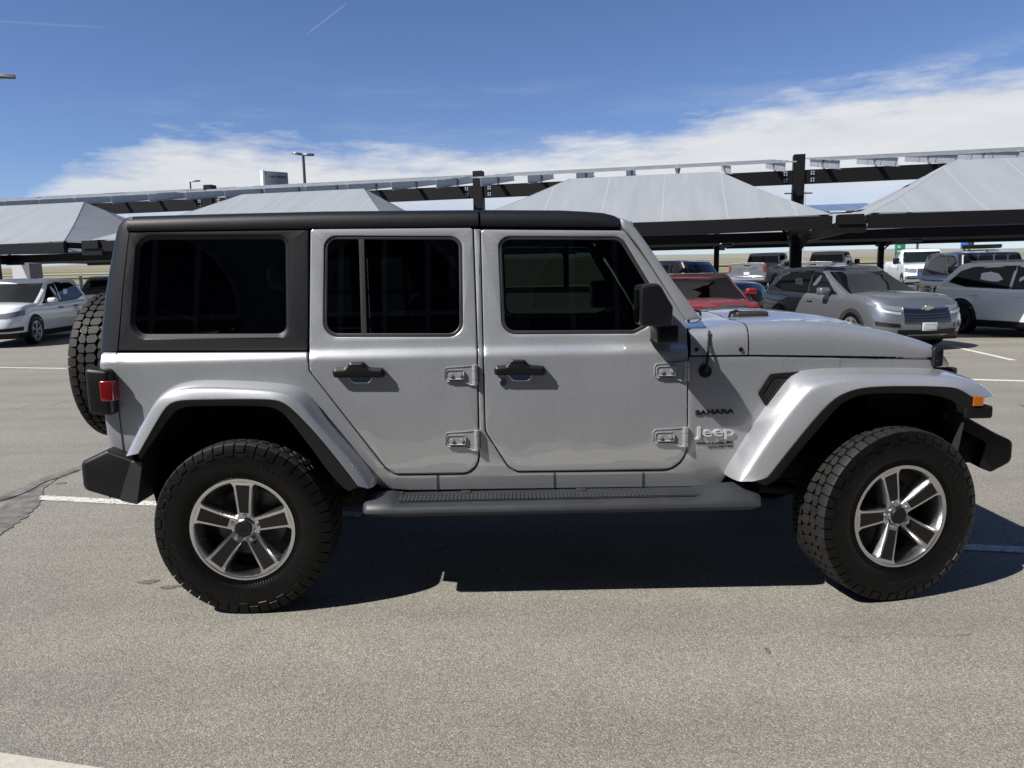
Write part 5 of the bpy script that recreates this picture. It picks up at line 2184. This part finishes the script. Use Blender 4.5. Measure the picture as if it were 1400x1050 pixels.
    def at_index(s, fn, f_, t, off):
        """f_: ('front' measured) 0 = front centre, grows towards the left corner; s.rear flips to the rear centre"""
        N = len(fn(.5)) - 1
        i = abs(f_) if s.rear else N - abs(f_)
        p = s.sample(fn, i, max(0, min(1, t)), off)
        if f_ < 0:
            p.y = -p.y
        return p

    rear = False

    def build(s):
        q = s.s
        t = s.t
        bm = bmesh.new()
        lv = [0, .06, .15, .3, .45, .6, .75, .85, .93, .97, 1.0]
        rows = [s.ring(s.low(v)) for v in lv]
        vs = quad_grid(bm, rows, close_u=True)
        # upper cap: strips across from left to right
        last = vs[-1]
        n = len(s.low(1)) - 1
        prev = None
        for k in range(n + 1):
            l = last[k]
            r_ = last[(-k) % len(last)]
            row = [l]
            w = max(.01, l.co.y)
            for j in range(1, 6):
                u = 1 - 2 * j / 6
                row.append(bm.verts.new((l.co.x, l.co.y * u, l.co.z + q.get('crown', .05) * (1 - u * u) * min(1, w / .5))))
            row.append(r_)
            if prev:
                for j in range(6):
                    ring_ = []
                    for vv in (prev[j], prev[j + 1], row[j + 1], row[j]):
                        if vv not in ring_: ring_.append(vv)
                    if len(ring_) > 2:
                        cap(bm, ring_)
            prev = row
        bmesh.ops.recalc_face_normals(bm, faces=bm.faces)
        obj('body', bm, s.paint, t, ang=42)
        bm = bmesh.new()
        lv = [0, .2, .4, .6, .8, .92, 1.0]
        rows = [s.ring(s.top(v)) for v in lv]
        c = s.top(1)
        rows.append(s.ring([(x * .985 + .015 * (q['gr'][1] + q['gf'][1]) / 2, y * .93, z + .022) for x, y, z in c]))
        rows.append(s.ring([(x * .94 + .06 * (q['gr'][1] + q['gf'][1]) / 2, y * .75, z + .038) for x, y, z in c]))
        rows.append(s.ring([(x * .6 + .4 * (q['gr'][1] + q['gf'][1]) / 2, y * .3, z + .048) for x, y, z in c]))
        vs = quad_grid(bm, rows, close_u=True)
        cap(bm, vs[-1])
        bmesh.ops.recalc_face_normals(bm, faces=bm.faces)
        obj('cabin', bm, s.paint if not q.get('black_roof') else M['car_black'], t, ang=35)
        # dark lower trim
        if q.get('cladding', True):
            bm = bmesh.new()
            rows = []
            for v in (0, .05, .10, .135):
                rows.append(s.ring([tuple(s.sample(s.low, k, v, .012)) for k in range(n + 1)]))
            quad_grid(bm, rows, close_u=True)
            bmesh.ops.recalc_face_normals(bm, faces=bm.faces)
            obj('lower_trim', bm, M['plastic'], t, ang=40)
        # underbody
        bm = bmesh.new()
        box(bm, q['xr'] + .25, q['xf'] - .25, -q['w'] * .86, q['w'] * .86, q['zs'] - .06, q['zs'] + .03)
        obj('underbody', bm, M['black'], t, smooth=False)
        # wheels; black patches paint arch trim and shaded wheel wells on the uncut body
        rw = q['rw']
        for x in q['axles']:
            arc = []
            for k in range(15):
                a = math.pi * (-.06 + 1.12 * k / 14)
                R_ = rw * 1.17
                X = x + R_ * math.cos(a)
                Z = rw + R_ * math.sin(a)
                tt = (Z - q['zs']) / (profile_at(q['belt'], X) - q['zs'])
                arc.append((X, max(0.0, min(.98, tt))))
            s.side_patch('wheel_arch', s.low, arc, M['black'], off=.010)
            for sg in (1, -1):
                h = holder('wheel', t, (x, sg * (q['w'] - .105), rw), (0, 0, 0 if sg < 0 else math.pi))
                bm = bmesh.new()
                ro = rw * q.get('rim', .68)
                lathe_y(bm, [(ro, -.105), (ro + .015, -.118), (rw * .86, -.122), (rw * .96, -.108), (rw, -.08), (rw, .08), (rw * .9, .11), (ro, .10)], 36)
                obj('tyre', bm, M['tyre'], h)
                bm = bmesh.new()
                lathe_y(bm, [(ro + .004, -.112), (ro - .012, -.114), (ro - .028, -.10), (ro - .035, -.03), (0, -.03)], 36)
                for k in range(5):
                    a = 2 * math.pi * k / 5 + .3
                    for da in (-.16, .16):
                        mx = Matrix.Rotation(-(a + da * .7), 4, 'Y')
                        box(bm, .02, ro - .012, -.112, -.088, -.018, .018, .004, 1, mx)
                cyl(bm, (0, -.115, 0), (0, -.08, 0), .045, n=14)
                bmesh.ops.recalc_face_normals(bm, faces=bm.faces)
                obj('rim', bm, q.get('rim_mat', M['rim_grey']), h, ang=30)
        # windows
        for poly in q['windows']:
            wide = [(x, max(.02, min(.97, v / .6))) for x, v in grow([(x, v * .6) for x, v in poly], .028)]
            s.side_patch('window_surround', s.top, wide, M['plastic'], off=.003)
            s.side_patch('side_window', s.top, poly, q.get('glass', M['car_glass']), off=.006)
        if q.get('trim'):
            for poly in q['trim']:
                s.side_patch('window_trim', s.top, poly, M['chrome'], off=.009)
        s.rear = False
        kf = s.NF + s.NC * .35
        s.end_patch('windscreen', s.top, -kf, kf, .07, .90, q.get('glass', M['car_glass']), n=16, m=6)
        s.rear = True
        kr = s.NR + s.NC * .3
        s.end_patch('rear_window', s.top, -kr, kr, q.get('rwin', (.10, .86))[0], q.get('rwin', (.10, .86))[1], q.get('glass', M['car_glass']), n=12, m=5)
        s.rear = False
        for f in q.get('extra', []):
            f(s)
        # door seams and handles
        for x in q.get('seams', []):
            poly = [(x - .008, .13), (x + .008, .13), (x + .008, .95), (x - .008, .95)]
            s.side_patch('door_seam', s.low, poly, M['black'], off=.002)
        for x in q.get('handles', []):
            s.side_patch('door_handle', s.low, [(x - .10, .80), (x + .10, .80), (x + .10, .845), (x - .10, .845)], q.get('handle_mat', s.paint), off=.035)
        # mirrors
        if 'mirror' in q:
            mxp, mz = q['mirror']
            for sg in (1, -1):
                bm = bmesh.new()
                y0 = sg * (q['w'] * .90)
                sz = q.get('mirror_size', (.10, .22, .15))
                vs = box(bm, mxp - sz[0], mxp + sz[0], min(y0 + sg * .06, y0 + sg * (.06 + sz[1])), max(y0 + sg * .06, y0 + sg * (.06 + sz[1])), mz, mz + sz[2], .05, 4)
                box(bm, mxp - .03, mxp + .05, min(y0 - sg * .05, y0 + sg * .1), max(y0 - sg * .05, y0 + sg * .1), mz + .01, mz + .05, .01)
                obj('wing_mirror', bm, q.get('mirror_mat', s.paint), t, ang=45)


def flat_paint(name, c, metal=0., rough=.3):
    return material(name, c, rough, metal, coat=1., coat_rough=.03, vary=(2.0, .04))


M['car_black'] = flat_paint('gloss_black_paint', (.005, .005, .006))
M['car_white'] = flat_paint('white_paint', (.66, .69, .72))
M['car_red'] = flat_paint('red_metallic_paint', (.21, .006, .010), .35, .28)
M['car_grey'] = flat_paint('silver_grey_paint', (.15, .163, .18), .55, .33)
M['car_silver'] = flat_paint('pale_silver_paint', (.125, .131, .142), .4, .36)
M['car_glass'] = glass_material('car_window_glass', (.10, .12, .12))
M['car_glass_dark'] = material('car_dark_window', (.004, .005, .006), .04, spec=.35)
M['rim_grey'] = material('wheel_silver', (.42, .42, .43), .35, .8)


def headlamps(i0, i1, t0, t1, skew=0., taper=0., mat='lamp_glass', off=.008):
    def f(c):
        for sg in (1, -1):
            c.rear = False
            c.end_patch('headlight', c.low, sg * i0, sg * i1, t0, t1, M[mat], off=off, n=10, m=3, skew=skew, taper=taper)
    return f


def tail_lamps(i0, i1, t0, t1, mat='red_lens', skew=0.):
    def f(c):
        c.rear = True
        for sg in (1, -1):
            c.end_patch('tail_light', c.low, sg * i0, sg * i1, t0, t1, M[mat], off=.010, n=8, m=3, skew=skew)
        c.rear = False
    return f


def front_band(name, i1, t0, t1, mat, off=.010, rear=False, fn='low', i0=None):
    def f(c):
        c.rear = rear
        c.end_patch(name, getattr(c, fn), -i1 if i0 is None else i0, i1, t0, t1, M[mat], off=off, n=20, m=4)
        c.rear = False
    return f


def slats(name, i1, ts, h, mat, off=.016, rear=False):
    def f(c):
        c.rear = rear
        for tt in ts:
            c.end_patch(name, c.low, -i1, i1, tt, tt + h, M[mat], off=off, n=16, m=1)
        c.rear = False
    return f


def plate(tc, mat='white', w=.30, h=.15, rear=False):
    def f(c):
        c.rear = rear
        p = c.at_index(c.low, .01, tc, .012)
        bm = bmesh.new()
        sx = -1 if rear else 1
        box(bm, p.x - (.0 if not rear else .02), p.x + (.02 if not rear else .0), -w / 2, w / 2, p.z - h / 2, p.z + h / 2, .004)
        pl = obj('number_plate', bm, M[mat], c.t)
        bm = bmesh.new()
        x = p.x + (.021 if not rear else -.021)
        for a, b, z0, z1 in ((-.11, .11, .035, .055), (-.12, .12, -.045, .012)):
            box(bm, min(x, x + .001 * sx), max(x, x + .001 * sx), a, b, p.z + z0, p.z + z1)
        obj('plate_print', bm, M['plate_print'], pl, smooth=False)
        c.rear = False
    return f


M['plate_print'] = material('plate_print', (.42, .43, .50), .5)


def bowtie(tc):
    def f(c):
        p = c.at_index(c.low, .01, tc, .03)
        bm = bmesh.new()
        for (a, b, z) in ((-.13, .13, .022), (-.055, .055, .042)):
            q = [(-.5, -1), (.42, -1), (.5, 1), (-.42, 1)]
            vs = quad_grid(bm, [[(p.x, u * (b - a), p.z + v * z) for u, v in q], [(p.x + .016, u * (b - a), p.z + v * z) for u, v in q]], close_u=True)
            cap(bm, vs[0]); cap(bm, vs[1])
            p = p + Vector((.004, 0, 0))
        obj('emblem', bm, M['chrome'], c.t, smooth=False, recalc=True)
    return f


def lettered(body, tc, w, h, mat, rear=False, y=0.0, off=.02):
    def f(c):
        c.rear = rear
        p = c.at_index(c.low, .01, tc, off)
        bm = text_mesh(body, .2, .006, .004, 1.05, w, h)
        mx = Matrix.Rotation(R(90 if not rear else -90), 4, 'Z')
        bmesh.ops.transform(bm, matrix=Matrix.Translation((p.x, y, p.z)) @ mx, verts=bm.verts)
        obj('maker_lettering', bm, M[mat], c.t)
        c.rear = False
    return f


def block(name, x0, x1, y0, y1, z0, z1, mat, bev=.02, mirror=False):
    def f(c):
        for sg in ((1, -1) if mirror else (1,)):
            bm = bmesh.new()
            box(bm, x0, x1, min(sg * y0, sg * y1), max(sg * y0, sg * y1), z0, z1, bev, 3)
            obj(name, bm, mat if not isinstance(mat, str) else M[mat], c.t, ang=35)
    return f


def seats(x0, x1):
    def f(c):
        for x in (x0, x1):
            for y in (-.38, .38):
                bm = bmesh.new()
                box(bm, -.07, .07, -.23, .23, .0, .60, .05, 3, Matrix.Translation((x, y, c.s['zs'] + .45)) @ Matrix.Rotation(R(-15), 4, 'Y'))
                box(bm, -.05, .05, -.12, .12, .62, .80, .03, 3, Matrix.Translation((x, y, c.s['zs'] + .45)) @ Matrix.Rotation(R(-15), 4, 'Y'))
                obj('seat', bm, M['seat'], c.t)
    return f


def suv(**kw):
    d = dict(xr=-.95, xf=3.65, w=.92, zs=.25, roof=1.69, rw=.36, axles=(0, 2.70),
             belt=[(-1.0, 1.07), (0.0, 1.06), (1.2, 1.03), (2.2, 1.02), (2.55, 1.05), (3.1, 1.01), (3.4, .95), (3.55, .89), (3.7, .80)],
             gr=(-.88, -.40), gf=(2.62, 1.45), roofline=[(-.8, .07), (-.3, .03), (.6, 0), (1.2, .01), (1.7, .06)],
             windows=[[(-.42, .30), (.05, .12), (1.0, .10), (1.0, .86), (.1, .84), (-.20, .70)], [(1.07, .10), (2.05, .10), (1.62, .62), (1.40, .86), (1.07, .86)]],
             seams=[1.03, 2.05, .08], handles=[.28, 1.22], mirror=(1.85, 1.02))
    d.update(kw)
    return d


def face(hx, hy):
    return math.atan2(hy, hx)


# white crossover at the left
Car('crossover', 'white crossover half in shade under the left canopy, facing the aisle', 'car', (-12.27, 17.52, .02), face(.13, -.99),
    suv(extra=[headlamps(4.5, 13.5, .70, .85, .012, .02), front_band('grille', 4.2, .52, .84, 'plastic'), slats('grille_bar', 4.4, (.84,), .025, 'chrome'),
               headlamps(8, 13, .20, .34, 0, 0, 'plastic', .012), front_band('lower_grille', 7.0, .16, .30, 'plastic'), tail_lamps(5.5, 11, .72, .98), seats(1.0, .1)], handle_mat=M['plastic']), M['car_white'])
# silver SUV seen from behind, next to it
Car('parked_suv', 'silver SUV seen from behind, peeping out between spare wheel and white crossover', 'car', (-12.0, 20.8, .08), face(.03, 1),
    suv(roof=1.72, glass=M['car_glass_dark'], extra=[tail_lamps(7.0, 11.5, .72, .95, 'lamp_glass'), front_band('tailgate_strip', 5.0, .80, .88, 'black', rear=True), lettered('EXPLORER', .84, .8, .05, 'chrome', True, 0, .03),
               block('roof_spoiler', -.72, -.30, -.60, .60, 1.60, 1.66, 'car_black', .02), plate(.62, rear=True)]), flat_paint('light_silver_paint', (.42, .43, .45), .3, .34))
# silver-grey crossover right of the tall post
EQ = suv(xf=3.70, roof=1.60, extra=[headlamps(7.6, 14.0, .78, .885, .012, -.05), headlamps(8.2, 11.5, .70, .765, .01, -.02, 'galv'), front_band('grille', 7.6, .46, .83, 'car_black', .012), slats('grille_bar', 7.4, (.50, .57, .64, .71), .022, 'plastic_grey', .018),
         slats('chrome_bar', 7.8, (.84,), .022, 'chrome', .02), bowtie(.86), plate(.37), headlamps(8.5, 12.5, .34, .45, .0, 0, 'car_black', .012), front_band('lower_grille', 9, .15, .27, 'plastic', .014), slats('skid_plate', 7.0, (.08,), .05, 'car_silver', .03), seats(1.0, .1)],
         glass=M['car_glass_dark'], trim=[[(-.44, .30), (-.22, .72), (.08, .87), (.10, .84), (-.20, .70), (-.42, .30)]])
Car('crossover', 'silver-grey crossover with a black grille and white plate, facing the hood of the wagon', 'car', (8.35, 13.05, 0), face(.165, -.986), EQ, M['car_grey'])
# white crossover at the right edge
Car('crossover', 'white crossover with dark side windows at the right edge, partly behind the grey one', 'car', (12.55, 13.1, 0), face(.25, -.97),
    suv(rim_mat=M['plastic'], xr=-1.02, xf=4.1, w=1.0, axles=(0, 3.05), rw=.38, roof=1.63, gf=(2.95, 1.7), seams=[1.2, 2.35, .08], handles=[.35, 1.42],  # black rim colour paints in the shade that hides these wheels
        windows=[[(-.42, .30), (.05, .12), (1.15, .10), (1.15, .86), (.1, .84), (-.20, .70)], [(1.22, .10), (2.35, .10), (1.9, .62), (1.62, .86), (1.22, .86)]], glass=M['car_glass_dark'], extra=[tail_lamps(6.2, 12.0, .80, 1.0), block('roof_rail', -.1, 1.6, .64, .67, 1.62, 1.66, 'galv', .01, True)]), M['car_white'])
# red sedan behind the cowl
Car('sedan', 'red car parked behind the wagon cowl, hood towards the wagon', 'car', (5.5, 13.5, 0), face(-.07, -1),
    suv(roof=1.50, zs=.2, belt=[(-1.0, .98), (0, .98), (1.2, .96), (2.2, .95), (2.6, .96), (3.1, .89), (3.45, .79), (3.7, .68)], gf=(2.62, 1.25), glass=M['car_glass'], cladding=False,
        extra=[headlamps(4.5, 13, .72, .85, .01), front_band('grille', 4.5, .4, .8, 'car_black'), seats(.9, .05)]), M['car_red'])
# black SUV behind the red car
Car('parked_suv', 'black SUV with boxy roof behind the red car', 'car', (6.1, 20.4, .10), face(.66, -.75),
    suv(xr=-.9, xf=3.7, roof=1.80, rw=.38, glass=M['car_glass_dark'], belt=[(-1.0, 1.12), (1.8, 1.12), (2.3, 1.12), (3.2, 1.07), (3.5, 1.0), (3.72, .9)], gr=(-.86, -.72), gf=(2.15, 1.70), rp=1., roofw=.80, mirror_size=(.08, .24, .2), mirror=(1.85, 1.15),
        windows=[[(-.62, .16), (.18, .16), (.18, .84), (-.55, .84)], [(.26, .16), (1.05, .16), (1.05, .84), (.26, .84)], [(1.12, .16), (1.9, .16), (1.62, .84), (1.12, .84)]],
        extra=[headlamps(5, 12, .72, .86), front_band('grille', 4.8, .45, .85, 'plastic'), block('roof_aerial', -.45, -.33, -.02, .02, 1.80, 1.90, 'car_black', .01)]), M['car_black'])
# black off-roader behind the white crossover
Car('parked_suv', 'black upright off-roader facing forward behind the right-hand white crossover', 'car', (15.2, 18.8, .05), face(-.15, -.99),
    suv(xr=-.9, xf=3.75, w=.98, roof=1.92, rw=.42, zs=.4, glass=M['car_glass_dark'], belt=[(-1.0, 1.22), (1.8, 1.22), (2.3, 1.22), (3.3, 1.16), (3.6, 1.08), (3.8, .98)], gr=(-.86, -.74), gf=(2.20, 1.86), rp=1., roofw=.82, mirror_size=(.09, .30, .19), mirror=(2.0, 1.30), bf=.05, rf=.2,
        extra=[headlamps(5, 11, .68, .84), front_band('grille', 4.8, .42, .9, 'plastic')]), M['car_black'])


# pickups
def pickup(**kw):
    d = dict(xr=-1.35, xf=4.35, w=1.0, zs=.48, roof=1.96, rw=.42, axles=(0, 3.6), rf=.25, rr=.10, bf=.10, br=.02, crown=.03,
             belt=[(-1.4, 1.42), (.75, 1.42), (.9, 1.27), (2.6, 1.27), (2.85, 1.34), (3.7, 1.28), (4.2, 1.20), (4.4, 1.1)],
             front=[(0, .1), (.2, .0), (.5, .0), (.85, .04), (1, .12)], rear=[(0, 0), (1, 0)], wide=[(0, .95), (.2, .985), (.5, 1), (.8, .985), (.95, .97), (1, .94)],
             gr=(.72, .98), gf=(3.05, 2.35), rp=1., roofw=.80, roofline=[(.7, .03), (1.1, 0), (2.0, .0), (2.6, .05)],
             windows=[[(1.0, .12), (1.78, .12), (1.78, .84), (1.10, .84)], [(1.85, .12), (2.75, .12), (2.35, .84), (1.85, .84)]], seams=[.86, 1.82, 2.8], handles=[1.15, 2.0], mirror=(2.62, 1.30), mirror_size=(.07, .26, .27), mirror_mat=M['plastic'],
             cladding=False, glass=M['car_glass_dark'], rwin=(.14, .82))
    d.update(kw)
    return d


def tailgate(c):
    c.rear = True
    c.end_patch('tailgate', c.low, -5.2, 5.2, .22, .97, c.paint, off=.014, n=10, m=4)
    c.rear = False


truck_extra = [tailgate, tail_lamps(5.6, 9.6, .52, .86), block('rear_bumper', -1.55, -1.36, -.98, .98, .56, .78, 'chrome', .04), lettered('RAM', .78, .95, .12, 'chrome', True, .0, .03), block('tailgate_handle', -1.375, -1.36, -.15, .15, 1.26, 1.34, 'car_black', .005), plate(.45, rear=True)]
Car('pickup_truck', 'silver pickup seen from behind, left of the tall black post', 'pickup', (14.2, 35.0, .48), face(.62, .78), pickup(extra=truck_extra), M['car_silver'], 'silver pickups parked in the far row')
Car('pickup_truck', 'silver pickup seen from behind, right of the tall black post', 'pickup', (17.25, 34.2, .47), face(.62, .78), pickup(extra=truck_extra), M['car_silver'], 'silver pickups parked in the far row')
Car('pickup_truck', 'white pickup with a wide dark grille facing the camera, under the green sign', 'pickup', (20.9, 32.45, .40), face(-.30, -.95),
    pickup(glass=M['car_glass'], extra=[front_band('grille', 5.6, .36, .86, 'plastic_grey', .03), slats('grille_bar', 5.6, (.42, .50, .58, .74), .03, 'chrome', .045), lettered('RAM', .67, .7, .12, 'chrome', False, 0, .07), headlamps(5.9, 12.5, .62, .86, 0, 0, 'lamp_glass', .015), block('front_bumper', 4.25, 4.5, -1.0, 1.0, .50, .78, 'chrome', .05), front_band('lower_grille', 6, .0, .10, 'black', .03), seats(1.9, 1.1)]), M['car_white'])
Car('parked_suv', 'silver SUV with a black roof box behind the white and black cars at right', 'car', (24.2, 33.5, .46), face(.9, -.42),
    suv(roof=1.86, glass=M['car_glass_dark'], extra=[block('roof_box', -.2, 1.5, -.42, .42, 1.93, 2.12, 'car_black', .06)]), M['car_silver'])

# ------------------------------------------------------------------ the showroom behind the camera, mirrored in the side glass
t = thing('showroom', 'long dark showroom with arched windows behind the camera, mirrored in the wagon glass', 'building', (1.0, -8.6, 0))
bm = bmesh.new()
box(bm, -17, 17, -8, 0, 0, 10.2, .0)
obj('wall', bm, material('dark_render', (.15, .175, .22), .8, vary=(.8, .15), bump=(40, .3, .01)), t, smooth=False)
bm = bmesh.new()
box(bm, -17.3, 17.3, -8.3, .35, 10.2, 10.8)
obj('parapet', bm, material('grey_coping', (.22, .22, .23), .6), t, smooth=False)
M['win_dark'] = material('showroom_glass', (.01, .012, .014), .03)
for x in (-12.5, -8.9, -5.3, -1.7, 1.9, 5.5, 9.1):
    arc = [(x + 1.35 * math.cos(math.pi * k / 16), 3.3 + 1.35 * math.sin(math.pi * k / 16)) for k in range(17)]
    bm = bmesh.new()
    loop = [(x + 1.35, .5)] + arc + [(x - 1.35, .5)]
    cap(bm, [bm.verts.new((a, .02, b)) for a, b in loop])
    f = obj('window', bm, M['win_dark'], t, smooth=False)
    bm = bmesh.new()
    for k in (-.68, 0, .68):
        box(bm, x + k - .04, x + k + .04, .025, .08, .5, 3.3 + math.sqrt(max(0, 1.35 ** 2 - k * k)))
    for zz in (.5, 1.5, 2.4, 3.3):
        box(bm, x - 1.35, x + 1.35, .025, .085, zz - .04, zz + .04)
    for k in range(16):
        a, b = arc[k], arc[k + 1]
        cyl(bm, (a[0], .05, a[1]), (b[0], .05, b[1]), .04, n=6)
    obj('window_frame', bm, material('pale_frame', (.27, .27, .27), .5) if x == -12.5 else bpy.data.materials['pale_frame'], f)
